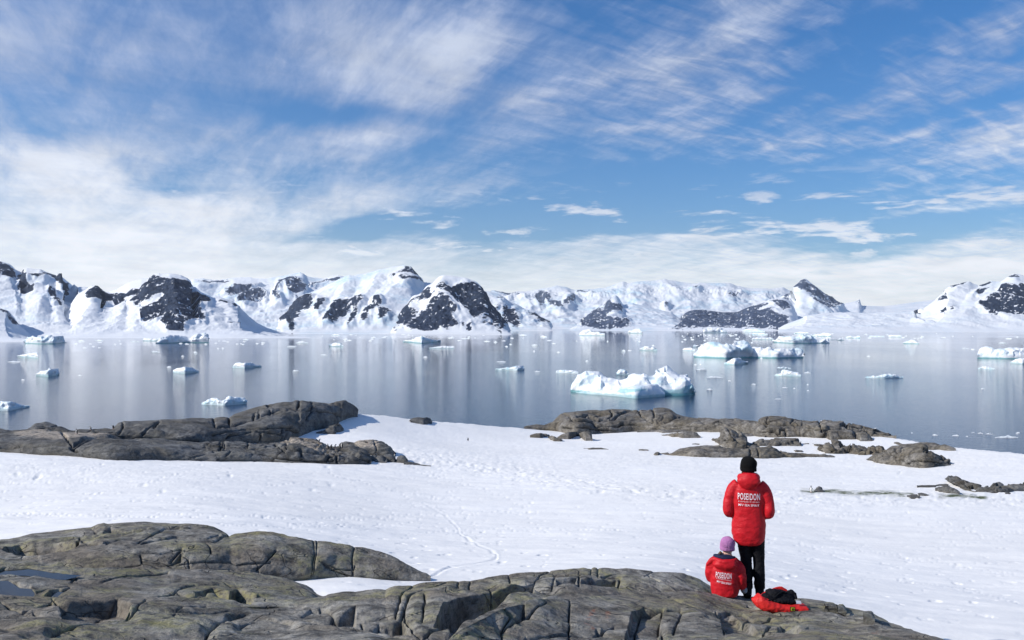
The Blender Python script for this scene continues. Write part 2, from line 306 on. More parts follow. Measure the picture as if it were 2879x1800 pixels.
# ---------------------------------------------------------------- mountains
def mountain(name,label,top,base,D1,rocks,amp=.10,L=1/9.,mat=None,cap=.42,soft=.16,ice=0,hold=.2,pw=1.0,nf=80,seed=1,rr=.6,back=1.2,rockdeep=.03,edge=0,dx=.8,cliff=1.6,fl=0,conc=.5,sp=(),spa=.075,spw=14):
    D0=lambda x: DW(mono(base,x))
    V,PX,PY,fr,u=loft(top,base,D0,D1,dx=dx,nf=nf,nb=16,pw=pw,back=back,skirt=6,prof='slope',conc=conc,cliff=cliff)
    H=(V[...,2].max()); n=gnorm(V); n*=np.sign(n[...,1:2]*-1+1e-9)*np.where(fr[...,None]>0,1,1)
    nn=gnorm(V); flip=np.where(nn[...,1]>0,-1,1)[...,None]; nn=np.where(fr[...,None]>0,nn*flip,np.array([0,0,1.]))
    Lw=H*.62; P=V/Lw
    r=ridged((P+.25*fbm(P*.8,2,seed+90)[...,None])*np.array([1.5,.6,.5]),5,seed,.47); f=fbm(P*.6,3,seed+50)
    rock=np.full(PX.shape,-.9)
    pj=PX+2.2*fbm(V/(H*.10),3,seed+9); qj=PY+1.6*fbm(V/(H*.10),3,seed+13)
    for v,s in rocks: rock=np.maximum(rock,np.clip(poly_sd(pj,qj,T(v,s))*soft,-.9,cap))
    env=sst(0,.12,u)*(1-(1-hold)*sst(.75,1,u)); env=np.where(fr>0,env,np.where(u>.5,hold,0))
    rm=sst(-.1,.3,rock)
    det=ridged(V/(H*.09),5,seed+3,.6)
    fine=ridged(np.stack([V[...,0]+.5*V[...,2],V[...,1]*.6,V[...,2]*.7],-1)/(H*.16),4,seed+31,.6)
    rock=np.minimum(rock,cap-.55*sst(.92,1.35,fine))
    rock=rock+.10*fbm(V/(H*.05),3,seed+77)
    spd=np.zeros(PX.shape)
    if sp:
        wx=PX+3.5*fbm(V/(H*.35),3,seed+60); wy=PY+2.0*fbm(V/(H*.35),3,seed+61)
        for k,(v,s_) in enumerate(sp): spd=np.maximum(spd,(1-np.minimum(seg_dist(wx,wy,[T(v,s_)])/(spw*(1+.3*math.sin(k*2.1))),1))*(.8+.2*math.cos(k*1.7)))
        spd=spd**1.1
    disp=H*spa*spd*env*sst(.02,.45,u)+H*amp*(r*.62*(.5+.6*sst(-.9,.1,rock))+f*.15)*env + H*.006*det*env*(1+6*rr*rm)-H*rockdeep*rm*env
    if fl: disp+=H*fl*ridged(V*np.array([1,1,.12])/(H*.07),3,seed+4)*env*sst(.6,.8,u)
    V=V+nn*disp[...,None]
    icev=np.clip(ice*fbm(V/(H*.5)+9,3,seed+6)*2.2+ice*.25,0,1)*(1-rm)
    me=raw_mesh(name,V,gridfaces(*PX.shape),True,{'rock':rock*1.0+.5,'ice':icev})
    o=link('mountain',me,mat or MM); tag(o,label,'mountain',kind='structure'); return o
def foot(y,view,x0,x1): return T(view,f"{x0},{y} {x1},{y}")
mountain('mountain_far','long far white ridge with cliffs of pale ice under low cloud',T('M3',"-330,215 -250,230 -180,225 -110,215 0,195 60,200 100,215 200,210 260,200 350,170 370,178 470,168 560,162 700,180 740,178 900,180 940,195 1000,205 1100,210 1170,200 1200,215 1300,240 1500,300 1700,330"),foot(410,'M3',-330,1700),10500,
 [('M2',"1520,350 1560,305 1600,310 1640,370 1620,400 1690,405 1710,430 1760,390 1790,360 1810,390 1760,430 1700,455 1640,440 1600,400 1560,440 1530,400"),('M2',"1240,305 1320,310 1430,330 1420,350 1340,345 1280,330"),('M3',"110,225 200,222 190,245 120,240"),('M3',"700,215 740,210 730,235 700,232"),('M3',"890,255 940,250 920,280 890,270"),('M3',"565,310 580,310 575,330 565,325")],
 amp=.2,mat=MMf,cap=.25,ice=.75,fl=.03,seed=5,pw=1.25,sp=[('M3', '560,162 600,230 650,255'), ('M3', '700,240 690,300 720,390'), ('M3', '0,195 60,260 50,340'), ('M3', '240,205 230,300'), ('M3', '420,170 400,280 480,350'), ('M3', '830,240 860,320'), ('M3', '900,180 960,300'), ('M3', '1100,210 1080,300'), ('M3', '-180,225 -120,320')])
mountain('mountain_white','smooth white slope fading into cloud at the valley head',T('M3',"1350,300 1480,285 1555,268 1570,258 1580,292 1700,296 1800,282 1950,262 2100,240 2419,220"),foot(415,'M3',1350,2419),9500,[('M3',"1555,268 1570,260 1578,285 1560,282")],amp=.05,mat=MMf,cap=.1,seed=6,ice=.3)
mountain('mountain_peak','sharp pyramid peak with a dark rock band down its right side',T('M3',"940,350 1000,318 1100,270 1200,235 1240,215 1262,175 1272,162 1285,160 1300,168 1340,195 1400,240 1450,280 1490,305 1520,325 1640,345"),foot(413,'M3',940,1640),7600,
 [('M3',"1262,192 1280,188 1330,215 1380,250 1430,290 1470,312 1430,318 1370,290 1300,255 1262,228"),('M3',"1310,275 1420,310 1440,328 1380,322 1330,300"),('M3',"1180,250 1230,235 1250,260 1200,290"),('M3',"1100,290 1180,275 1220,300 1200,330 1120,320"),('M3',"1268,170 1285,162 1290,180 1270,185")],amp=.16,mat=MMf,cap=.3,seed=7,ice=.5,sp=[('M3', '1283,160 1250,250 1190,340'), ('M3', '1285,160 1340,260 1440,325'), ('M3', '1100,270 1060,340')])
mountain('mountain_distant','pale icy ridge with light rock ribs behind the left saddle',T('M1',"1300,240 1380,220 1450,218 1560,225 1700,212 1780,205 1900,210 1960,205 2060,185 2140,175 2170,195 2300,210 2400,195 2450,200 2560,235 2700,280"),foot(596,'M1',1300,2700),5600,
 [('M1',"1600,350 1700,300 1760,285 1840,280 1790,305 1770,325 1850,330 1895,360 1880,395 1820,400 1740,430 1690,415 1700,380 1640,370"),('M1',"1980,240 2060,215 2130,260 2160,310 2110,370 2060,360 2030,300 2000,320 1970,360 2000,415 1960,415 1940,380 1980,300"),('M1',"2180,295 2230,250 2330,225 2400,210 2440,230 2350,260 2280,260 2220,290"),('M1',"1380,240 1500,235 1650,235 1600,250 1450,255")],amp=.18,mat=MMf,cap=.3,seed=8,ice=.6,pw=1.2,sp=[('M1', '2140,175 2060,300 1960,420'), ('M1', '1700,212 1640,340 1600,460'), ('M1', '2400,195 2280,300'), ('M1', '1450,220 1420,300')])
mountain('mountain_dome_back','low white dome showing behind the black rocky peak',T('M1',"740,318 830,285 920,235 1000,212 1100,205 1300,240 1420,330"),foot(608,'M1',740,1420),3600,[],amp=.05,seed=9)
mountain('mountain_shore','rocky triangular headland with snow patches beside the glacier',T('M3',"60,420 100,400 150,370 200,330 250,290 290,255 310,240 330,255 350,290 400,280 480,300 600,330 700,400 760,420"),foot(421,'M3',60,760),6100,
 [('M3',"102,395 150,365 190,335 240,315 250,325 270,290 290,250 305,255 290,285 330,290 350,310 330,340 270,365 300,380 270,400 260,412 200,412 140,408"),('M3',"285,385 340,376 380,383 390,400 340,414 270,414")],amp=.16,cap=.34,seed=10,ice=.6,mat=MMf,sp=[('M3', '300,240 290,320 330,410'), ('M3', '240,300 180,410')])
mountain('mountain_knoll','snowy shoulder with one dark rock knob right of the great dome',T('M2',"1130,290 1200,300 1260,320 1320,360 1400,400 1450,430 1500,450 1560,490 1600,530 1640,565"),foot(580,'M2',1130,1640),4700,
 [('M2',"1283,450 1310,425 1325,450 1370,455 1380,470 1400,520 1425,550 1380,553 1290,525"),('M2',"1455,488 1530,485 1575,515 1610,552 1540,535 1500,510"),('M2',"1238,438 1252,435 1250,460 1240,458"),('M2',"1240,350 1300,370 1310,380 1250,370")],amp=.14,cap=.36,seed=11,ice=.6,sp=[('M2', '1260,320 1280,430 1240,550'), ('M2', '1400,400 1480,500 1540,560')])
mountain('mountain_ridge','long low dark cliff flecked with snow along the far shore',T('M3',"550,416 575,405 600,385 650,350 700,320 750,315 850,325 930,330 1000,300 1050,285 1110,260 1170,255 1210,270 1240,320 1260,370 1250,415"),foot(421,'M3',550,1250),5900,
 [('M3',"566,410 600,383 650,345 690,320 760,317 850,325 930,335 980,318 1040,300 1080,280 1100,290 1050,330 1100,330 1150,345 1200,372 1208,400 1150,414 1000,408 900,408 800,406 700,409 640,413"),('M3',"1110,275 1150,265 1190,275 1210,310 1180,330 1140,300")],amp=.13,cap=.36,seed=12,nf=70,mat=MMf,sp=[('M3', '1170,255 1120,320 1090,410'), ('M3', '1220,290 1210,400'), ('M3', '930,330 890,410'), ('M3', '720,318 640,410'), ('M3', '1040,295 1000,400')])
mountain('mountain_white_peak','broad snow mountain with a small dark horn on its summit',T('M2',"-300,600 -268,580 -230,520 -180,470 -150,400 -130,360 -100,320 -50,310 0,290 60,260 140,215 210,190 250,190 300,182 400,160 500,135 600,125 625,125 645,128 660,150 690,190 720,215 728,245 760,240 800,240 900,300 1000,400"),foot(603,'M2',-300,1000),3900,
 [('M1',"1985,560 2010,500 2060,450 2070,400 2100,378 2130,372 2220,345 2228,400 2200,460 2150,470 2140,520 2100,560 2070,600 2040,570"),('M1',"2230,440 2270,400 2310,395 2300,440 2260,490 2235,480"),('M2',"20,550 60,500 90,450 130,415 200,398 270,396 250,440 180,500 130,530 90,552"),('M2',"190,567 210,510 240,460 250,420 290,393 310,410 270,450 265,490 230,540"),('M2',"288,530 320,470 370,450 390,408 430,408 442,435 400,470 350,500 320,548"),('M2',"413,532 420,490 450,453 490,458 507,480 480,515 440,540"),
  ('M2',"540,178 590,160 608,128 648,126 672,170 714,212 728,248 690,235 650,205 610,195"),('M2',"560,245 640,237 720,225 725,245 640,258 600,272"),('M2',"-30,440 0,398 45,393 52,420 20,440 0,480"),('M2',"495,195 530,190 540,210 510,218")],amp=.11,cap=.44,seed=13,nf=100,ice=.6,rockdeep=.02,sp=[('M2', '-130,360 -190,480 -240,590'), ('M2', '60,260 -20,400 0,560'), ('M2', '210,190 160,330 60,540'), ('M2', '400,160 380,320 290,420 230,560'), ('M2', '600,130 560,290 420,420 360,580'), ('M2', '640,128 690,230')])
mountain('mountain_dome','great snow-capped dome with a sheer black cliff facing the water',T('M2',"500,604 530,590 560,540 600,470 620,400 660,340 720,320 760,270 800,250 830,215 870,190 940,190 1030,205 1100,235 1150,280 1165,330 1190,380 1220,430 1270,500 1300,550 1345,590 1365,605"),foot(606,'M2',500,1365),2950,
 [('M2',"533,592 550,545 590,505 600,450 640,378 680,355 720,340 740,300 770,272 800,290 790,330 835,345 760,372 700,400 715,372 665,395 650,440 700,470 660,520 600,560"),('M2',"608,560 660,520 720,470 760,450 800,400 860,358 895,380 930,420 972,460 930,490 980,555 900,572 850,562 840,578 740,585 650,577"),
  ('M2',"838,320 870,283 930,298 970,268 1040,243 1080,248 1150,283 1168,340 1203,400 1235,450 1283,530 1303,570 1280,597 1240,560 1180,520 1140,510 1145,490 1090,500 1050,470 1010,450 980,410 930,370 890,350"),('M2',"1148,525 1190,540 1250,570 1280,597 1230,577"),('M2',"1038,560 1060,533 1072,575 1050,587"),('M2',"1005,540 1020,535 1022,560 1010,560")],amp=.10,cap=.44,seed=14,nf=110,pw=.9,rockdeep=.03,sp=[('M2', '870,190 840,310 930,410 1000,500 1120,590'), ('M2', '770,260 660,400 600,500 560,600'), ('M2', '860,350 760,450 680,580'), ('M2', '1090,235 1130,400 1240,560')])
mountain('mountain_right','wide snowfield rising to dark crags at the right edge of the bay',T('M3',"1150,408 1200,385 1300,345 1400,332 1520,328 1600,332 1750,325 1850,325 1900,305 1960,265 1990,235 2040,195 2100,185 2130,178 2180,190 2250,170 2300,170 2340,150 2370,135 2419,140 2600,100 2900,150 3100,250"),foot(430,'M3',1150,3100),4300,
 [('M3',"1968,264 2000,230 2040,193 2100,188 2127,176 2100,202 2050,217 2020,240"),('M3',"1968,302 1995,275 2032,263 2020,287 1990,302"),('M3',"2158,245 2190,226 2255,223 2210,247 2180,260"),('M3',"2183,315 2220,295 2280,250 2310,213 2419,203 2550,200 2500,350 2400,335 2350,337 2290,354 2250,352 2210,332"),('M3',"1855,327 1875,308 1882,327"),('M3',"2180,190 2240,172 2250,185 2200,200"),('M3',"2340,155 2375,138 2400,150 2360,165"),('M3',"2030,325 2060,318 2050,332")],amp=.10,cap=.32,seed=15,nf=90,ice=.25,hold=.3,sp=[('M3', '2130,178 2000,300 1900,410'), ('M3', '2370,135 2280,260 2150,330 2000,420'), ('M3', '2250,170 2150,260')])
mountain('mountain_left','left massif with two ragged rock faces above a broken glacier',T('M1',"-700,260 -500,190 -250,80 -100,60 0,95 45,115 100,150 130,160 150,170 185,150 230,143 280,150 330,175 400,200 435,192 470,225 510,260 550,285 620,278 700,330 1000,450 1150,600"),foot(629,'M1',-700,1150),2900,
 [('M1',"-200,100 -100,70 0,108 60,140 95,180 102,220 60,255 20,240 0,222 -100,260 -160,200"),('M1',"128,200 180,158 192,190 200,220 260,215 312,240 270,255 220,240 200,270 252,300 237,340 180,352 150,347 123,310 130,260 113,240"),('M1',"288,165 400,210 440,192 490,238 507,280 497,320 470,347 440,320 430,280 390,260 350,217 300,192"),('M1',"333,340 370,343 417,385 402,410 447,442 430,447 370,412 328,377")],amp=.12,cap=.42,seed=16,nf=110,ice=.3,hold=.3,sp=[('M1', '-300,120 -280,300 -260,500'), ('M1', '45,115 40,260 100,380 120,520'), ('M1', '185,150 195,220 300,330 400,470 430,610'), ('M1', '430,195 540,320 590,430 600,600'), ('M1', '300,240 290,400 250,560')])
mountain('mountain_black_peak','black rocky peak with a rounded cap of snow and long spurs',T('M1',"200,628 330,575 420,500 500,400 550,325 610,290 650,265 690,265 740,305 800,320 860,312 900,320 950,285 990,290 1005,300 1040,250 1060,215 1100,190 1130,180 1200,178 1280,185 1320,205 1345,230 1375,270 1420,310 1500,345 1560,350 1640,370 1700,410 1760,470 1820,520 1900,560 1960,580 2050,600 2200,618"),foot(632,'M1',200,2200),2450,
 [('M1',"612,350 650,288 685,260 720,290 750,318 800,328 860,313 900,318 950,283 1000,288 1003,320 960,372 900,392 860,412 830,417 790,402 750,392 735,414 700,402 640,387"),
  ('M1',"1070,208 1100,188 1150,213 1200,243 1225,245 1240,235 1300,240 1340,245 1372,280 1387,320 1440,350 1482,365 1482,400 1460,432 1420,412 1390,420 1400,450 1440,500 1450,542 1420,532 1370,522 1340,532 1310,560 1302,592 1260,592 1180,587 1143,550 1160,492 1110,527 1050,539 1008,532 1001,490 1050,448 1090,428 1130,388 1165,350 1155,332 1110,352 1060,392 1010,422 965,444 943,410 980,358 1010,308 1040,248"),
  ('M1',"1543,373 1600,383 1652,403 1692,442 1660,442 1600,402 1550,387"),('M1',"1618,533 1702,543 1702,562 1640,552")],amp=.10,cap=.44,seed=17,nf=110,hold=.25,rockdeep=.02,soft=.2,sp=[('M1', '1200,180 1230,260 1250,420 1280,590'), ('M1', '1345,230 1420,330 1480,450 1560,590'), ('M1', '1560,355 1640,460 1780,560'), ('M1', '950,285 900,420 800,600'), ('M1', '1100,190 1010,380 960,580'), ('M1', '680,262 660,400 560,560')])
mountain('mountain_spur','near snow spur with a thin rock rib running off the left edge',T('M1',"-500,330 -300,330 0,418 60,438 100,480 140,540 200,590 250,625 270,650"),foot(657,'M1',-500,270),1800,[('M1',"-200,360 0,416 60,443 105,488 137,535 100,520 50,465 0,440 -100,420")],amp=.07,cap=.42,seed=18,nf=70)
# ---------------------------------------------------------------- ice afloat
ICE=[]
def berg(label,top,base,depth=1.6,seed=0,name='iceberg',cat='iceberg',amp=.13,blue=.2,pw=.62,parent=None,grey=0,group=None,dx=.45,nf=26,tealp=None):
    xs_=np.linspace(base[0,0],base[:,0].max(),60); bs_=mono(base,xs_); kk=np.exp(-np.linspace(-2,2,13)**2); bs_=np.convolve(np.pad(bs_,6,'edge'),kk/kk.sum(),'valid'); base=np.stack([xs_,bs_],-1)
    D0=lambda x: DW(mono(base,x)); x0=top[0,0]; x1=top[:,0].max()
    ymin=top[:,1].min(); py=base[:,1].mean(); D=float(DW(py)); h=(py-ymin)/F*D; dm=max(h*depth,(x1-x0)/F*D*.22)
    D1=lambda x: D0(x)+dm
    V,PX,PY,fr,u=loft(top,base,D0,D1,dx=min(dx,(x1-x0)/14),nf=nf,nb=8,pw=pw,back=.6,skirt=h*.12+.1,drop=1.0,tang=.5)
    nn=gnorm(V); nn=np.where(nn[...,1:2]>0,-nn,nn); nn=np.where(fr[...,None]>0,nn,np.array([0,0,1.]))
    P=V/max(h,.3)+seed*3.7
    f1,f2,idv=worley(P*1.3,seed); r=ridged(P*np.array([1.2,1.2,.8]),4,seed)
    env=np.where(fr>0,sst(0,.25,u)*(1-.9*sst(.6,1,u)),0)
    # facets turned like the blocks of a fractured berg
    disp=h*amp*((idv-.5)*1.3*sst(0,.15,f2-f1)+r*.22+fbm(P*1.2,2,seed+9)*1.3+fbm(P*4,3,seed)*.18)
    V=V+nn*(disp*env)[...,None]
    bl=np.clip(blue+fbm(P*np.array([.6,.6,2.2]),3,seed+3)*1.3*(blue>0),0,1)
    teal=np.zeros(PX.shape) if tealp is None else np.clip(poly_sd(PX+.6*fbm(P*2,2,3),PY+.5*fbm(P*2,2,4),tealp)*.9+.5,0,1)
    me=raw_mesh(name,V,gridfaces(*PX.shape),True,{'blue':bl,'teal':teal,'foot':np.full(V.shape[:2],min(1.,h/7.))}); o=link(name,me,MI,parent)
    if parent is None:
        tag(o,label,cat,group); ICE.append(((x0+x1)/2,py,x1-x0,label,o))
    return o
main=berg('largest iceberg, peaked at its right end with a turquoise undercut foot',T('I',"215,585 225,540 245,490 280,440 305,355 340,350 400,330 430,320 540,310 600,315 640,350 690,385 720,415 830,425 900,425 985,415 1000,360 1060,345 1100,350 1150,355 1190,365 1215,390 1240,365 1265,390 1350,365 1390,330 1410,270 1440,275 1480,250 1530,230 1560,260 1600,300 1670,345 1700,365 1760,360 1808,345 1815,400 1830,460 1845,540 1905,612"),
 T('I',"215,590 400,605 900,625 1400,640 1850,640 1905,614"),1.0,21,amp=.21,blue=.25,tealp=T('I','1430,590 1500,560 1700,555 1760,520 1840,495 1905,610 1905,660 1430,660'),nf=60,dx=.3,pw=.7,)
sh=berg('',T('I',"290,600 400,575 560,568 800,552 900,530 1100,505 1260,485 1380,480 1410,495 1440,560 1490,590 1497,640"),T('I',"290,604 500,628 700,640 900,658 1100,684 1300,668 1497,652"),.9,22,amp=.06,blue=.3,tealp=T('I','840,585 900,555 1250,545 1265,560 1100,590 900,610'),nf=40,dx=.3,parent=main); sh.name='ice_shelf'
BG=[('humped white berg with a tall dark side, behind the largest iceberg','J',"125,250 150,210 190,165 240,150 300,155 340,180 370,185 420,150 460,142 485,145 500,175 517,258","125,258 350,268 440,264 517,262"),
('low flat-topped berg with a green foot, joined behind the humped berg','J',"517,205 540,188 590,192 615,205 640,200 700,200 740,195 770,205 850,200 878,195 886,258","517,262 700,266 886,263"),
('jagged little berg in front of the humped berg','J',"335,300 370,285 400,265 440,262 455,280 500,295","335,308 410,313 500,303"),
('long ridged berg of three humps beyond the flat-topped one','J',"680,150 720,110 760,115 830,118 850,115 900,95 940,105 965,135 1000,135 1060,130 1069,158","680,155 800,162 1069,161"),
('small white slab behind the three-humped berg','J',"820,92 860,80 920,87","820,95 920,96"),
('ragged berg just right of the three-humped berg','J',"930,110 960,100 1010,95 1040,85 1080,98","930,112 1080,114"),
('thin white shelf of ice, left of the three-humped berg and farthest out','J',"530,95 600,88 640,98","530,103 640,104"),
('long thin ice shelf left of the three-humped berg','J',"530,128 560,120 640,122 680,133","530,137 680,138"),
('white berg with a pointed top under the low dark cliff','J',"190,85 200,60 240,45 280,62 320,60 360,82","190,90 360,90"),
('wide low berg under the right end of the dark cliff','J',"465,80 490,60 560,62 620,76","465,84 620,86"),
('small pale berg with a greenish base, floating alone right of the largest one','J',"685,383 730,380 740,345 800,355 840,365 870,387","685,389 870,394"),
('flat plate of ice just behind the small pale berg','J',"705,330 750,325 800,333","705,342 800,342"),
('long flat floe with a lump of ice at its right end, in open water','J',"1315,395 1400,390 1440,380 1480,375 1540,385 1580,398","1315,403 1450,406 1580,403"),
('large low berg cut by the right edge of the view','J',"2095,240 2120,190 2180,190 2220,210 2300,200 2419,195 2600,200","2095,266 2300,270 2600,271"),
('low floe in front of the berg at the right edge','J',"2325,292 2360,270 2419,265 2550,272","2325,300 2400,308 2550,306"),
('thin grey-white floe left of the low floe at the right edge','J',"2100,332 2160,322 2215,338","2100,342 2215,345"),
('small arrow-shaped berg alone on the right part of the bay','J',"1580,157 1640,135 1665,148 1690,162","1580,163 1690,166"),
('grey flat berg like a raft, near the far right shore','J',"1475,107 1480,104 1560,104 1568,110","1475,118 1568,119"),
('grey strip of ice left of the raft-like berg','J',"1340,110 1400,108 1450,111","1340,115 1450,116"),
('dark lump of ice right of the three-humped berg','J',"1120,130 1140,125 1170,128","1120,141 1170,141"),
('dark ice strip touching the three-humped berg on its right','J',"1070,132 1100,130 1120,133","1070,138 1120,138"),
('grey double berg right of the dark lump of ice','J',"1180,118 1215,107 1240,120 1270,106 1282,118","1180,125 1282,126"),
('broken greenish berg beside the left edge of the humped berg','J',"48,205 70,195 100,190 135,205","48,213 135,215"),
('low chunk of ice behind the broken greenish berg','J',"118,180 130,170 155,178","118,188 155,188"),
('white berg with a scalloped top beneath the left glacier front','K',"188,115 200,85 240,70 300,80 350,62 380,62 400,72 480,65 488,110","188,122 300,127 420,127 488,116"),
('grey wedge-shaped berg lying in shadow at the left','K',"133,218 190,205 285,190 292,232","133,224 292,238"),
('white berg with a small peak in the middle, alone at the left','K',"272,352 320,335 360,325 375,303 390,322 440,310 449,355","272,369 370,376 449,362"),
('flat snowy floe cut by the left edge of the view','K',"-200,562 0,562 100,565 130,575 160,585 224,600","-200,632 0,632 80,634 140,617 224,606"),
('smooth oval blue-white berg in front of the black peak','K',"1308,335 1330,312 1400,302 1450,305 1504,335","1308,346 1400,353 1504,343"),
('small berg with a flat tail pointing right','K',"1755,302 1770,280 1800,268 1850,275 1900,265 1930,290 1977,297","1755,306 1850,313 1977,301"),
('crumpled bluish berg just beyond the left rock ridge','K',"1522,580 1560,560 1600,535 1640,535 1670,560 1705,545 1715,527 1760,525 1800,530 1850,535 1864,570","1522,585 1700,594 1864,580"),
('large pale berg with a sharp right corner below the black peak','K',"1180,115 1210,80 1270,70 1340,60 1400,70 1440,85 1500,60 1550,38 1580,75 1580,110","1180,124 1400,118 1580,118"),
('low bright ice shelf left of the sharp-cornered berg','K',"1080,98 1088,80 1180,88 1238,76","1080,104 1238,106"),
('low tent-shaped white berg in front of the great dome','M2',"588,652 650,645 690,625 720,616 750,635 800,645 856,652","588,658 720,670 856,657"),
('flat crusty floe in front of the tent-shaped berg','M2',"773,700 830,695 870,687 950,690","773,706 950,707"),
('crusty ice lump left of the tent-shaped berg','M2',"63,682 100,665 150,668 164,686","63,692 164,693"),
('low floe with a raised right end in the middle of the bay','M2',"1243,851 1300,845 1360,845 1390,827 1440,829 1447,854","1243,857 1400,863 1447,859"),
('flat white slab of ice left of the largest iceberg','M2',"1670,872 1700,857 1820,864 1828,876","1670,880 1828,884"),
('dark spiky cluster of ice in front of the triangular headland','M2',"1835,605 1860,575 1900,570 1950,590 2018,602","1835,615 2018,617"),
('small white lump of ice peeping over the largest iceberg','M2',"2098,885 2125,850 2160,858 2185,888","2098,896 2185,896"),
('bluish rough lump of ice behind the largest iceberg','M2',"2263,707 2300,690 2360,695 2388,716","2263,720 2388,722"),
('dark-sided berg near the low dark cliff','M2',"2180,590 2220,570 2262,562 2282,598","2180,598 2282,602")]
for i,(lb,v,tp,bs) in enumerate(BG):
    fl=any(w in lb for w in ('floe','slab','plate','strip','shelf'))
    berg(lb,T(v,tp),T(v,bs),1.3,30+i,'ice_floe' if fl else 'iceberg','ice floe' if fl else 'iceberg',amp=.23,blue=.12 if i%3 else .35,nf=24)
SM=[('J',140,330,75,20),('J',215,385,112,18),('J',890,355,45,15),('J',2240,150,60,12),('J',2290,120,45,12),('J',215,475,40,13),('J',690,543,42,7),('J',738,463,38,8),('J',525,437,30,12),('J',125,303,22,10),('J',165,303,12,9),('J',362,415,22,11),('J',2050,195,26,10),('J',1985,190,50,8),('J',2118,472,26,8),('J',1325,245,30,8),('J',585,258,18,8),('J',908,445,16,6),('J',910,485,16,6),('J',815,470,15,6),('J',1700,110,25,8),('J',520,150,15,8),
('K',60,253,96,9),('K',1145,175,60,15),('K',1462,180,30,15),('K',1370,212,22,9),('K',1260,290,35,14),('K',2212,318,46,16),('K',2170,135,66,13),('K',2235,102,90,18),('K',1425,102,100,14),('K',985,98,70,12),('K',720,92,60,11),('K',590,95,50,12),('K',160,393,26,6),('K',590,360,25,6),('K',625,150,30,7),('K',695,140,22,6),('K',740,150,22,6),('K',205,258,12,6),('K',1640,155,14,8),('K',1675,152,16,9),('K',1835,85,40,10),
('M2',1250,793,65,7),('M2',1520,860,38,10),('M2',1160,645,42,11),('M2',1560,610,46,14),('M2',1410,602,52,10),('M2',1500,672,40,12),('M2',1640,664,28,7),('M2',1675,725,22,8),('M2',1880,786,20,10),('M2',2138,712,24,12),('M2',5,744,42,8),('M2',1000,630,38,6),('M2',1230,653,24,9),('M2',730,760,30,7),('M2',1310,685,20,7),('M2',1340,670,18,7),('M2',2255,650,14,7),('M2',2350,678,18,7),('M2',2180,715,26,5),('M2',1510,718,12,7),('M2',1945,600,70,10),('M2',80,600,60,14),
('G',1665,262,46,15),('G',1828,265,56,16),('G',2040,250,42,12),('G',2103,256,56,12),('G',2350,245,36,12),('G',2180,272,190,24),('G',745,152,20,8),('G',1190,212,15,7),('G',1492,250,15,7),('G',1940,278,20,7),('G',1985,247,30,5),('G',2350,258,22,6)]
for k in range(70): SM.append(('J',random.uniform(10,1100) if k<52 else random.uniform(1150,2400),random.uniform(88,150) if k<52 else random.uniform(88,125),random.uniform(6,26),random.uniform(4,8)))
for k in range(40): SM.append(('M2',random.uniform(0,2300),random.uniform(600,650),random.uniform(6,32),random.uniform(4,8)))
for k in range(26): SM.append(('K',random.uniform(480,2300),random.uniform(98,125),random.uniform(8,34),random.uniform(5,8)))
BIG=list(ICE)
SHORT=[ (b[3].split(',')[0]) for b in BIG]
labs={}
for i,(v,x,y,w,h) in enumerate(SM):
    n=7; r=random.Random(i)
    xs=[x+w*q/n for q in range(n+1)]; ys=[y+h*(1-r.uniform(.45,1)*math.sin(math.pi*min(max((q+.35)/(n+.7),0),1))) for q in range(n+1)]
    tp=T(v,' '.join(f'{a:.1f},{b:.1f}' for a,b in zip(xs,ys))); bs=T(v,f'{x:.1f},{y+h:.1f} {x+w:.1f},{y+h+.5:.1f}')
    if bs[:,1].min()<HY+4: continue
    cx=tp[:,0].mean(); cy=bs[0,1]; wpx=tp[-1,0]-tp[0,0]
    b=min(range(len(BIG)),key=lambda q:abs(BIG[q][0]-cx)+6*abs(BIG[q][1]-cy)); B=BIG[b]
    dx_=cx-B[0]; dy_=cy-B[1]
    side='in front of' if dy_>6 else ('just behind' if dy_<-3 and abs(dx_)<25 else ('left of' if dx_<0 else 'right of'))
    size='tiny' if wpx<7 else ('small' if wpx<14 else 'flat thin')
    sh_=' '.join(SHORT[b].split()[:7]); lb=f"{size} ice chunk {side} the {sh_}"
    lb=' '.join(lb.split()[:15]); labs.setdefault(lb,[]).append((tp,bs,i))
for lb,L in labs.items():
    for tp,bs,i in L:
        berg(lb,tp,bs,.8,100+i%17,'ice_chunk','ice chunk',amp=.2,blue=0,nf=7,dx=.8,group='ice chunks drifting in the bay')

# ---------------------------------------------------------------- sea air
hz=bpy.data.materials.new('sea_haze'); hz.use_nodes=True; t=NT(hz.node_tree); t.n.clear(); ho=t.n.new('ShaderNodeOutputMaterial'); pv=t.node('ShaderNodeVolumePrincipled',{'Density':HAZE,'Anisotropy':.2}); pv.inputs['Color'].default_value=(.86,.93,1,1); t.l.new(pv.outputs[0],ho.inputs['Volume'])
if HAZE>0:
    x0,x1,y0,y1,z0,z1=-9000,9000,-200,14000,-8,1500
    V=np.array([[x0,y0,z0],[x1,y0,z0],[x1,y1,z0],[x0,y1,z0],[x0,y0,z1],[x1,y0,z1],[x1,y1,z1],[x0,y1,z1]],float)
    ob=link('haze',raw_mesh('haze',V,np.array([[3,2,1,0],[4,5,6,7],[0,1,5,4],[1,2,6,5],[2,3,7,6],[3,0,4,7]]),False),hz); tag(ob,'thin pale sea air between the viewer and the far shore',None,None,'stuff')
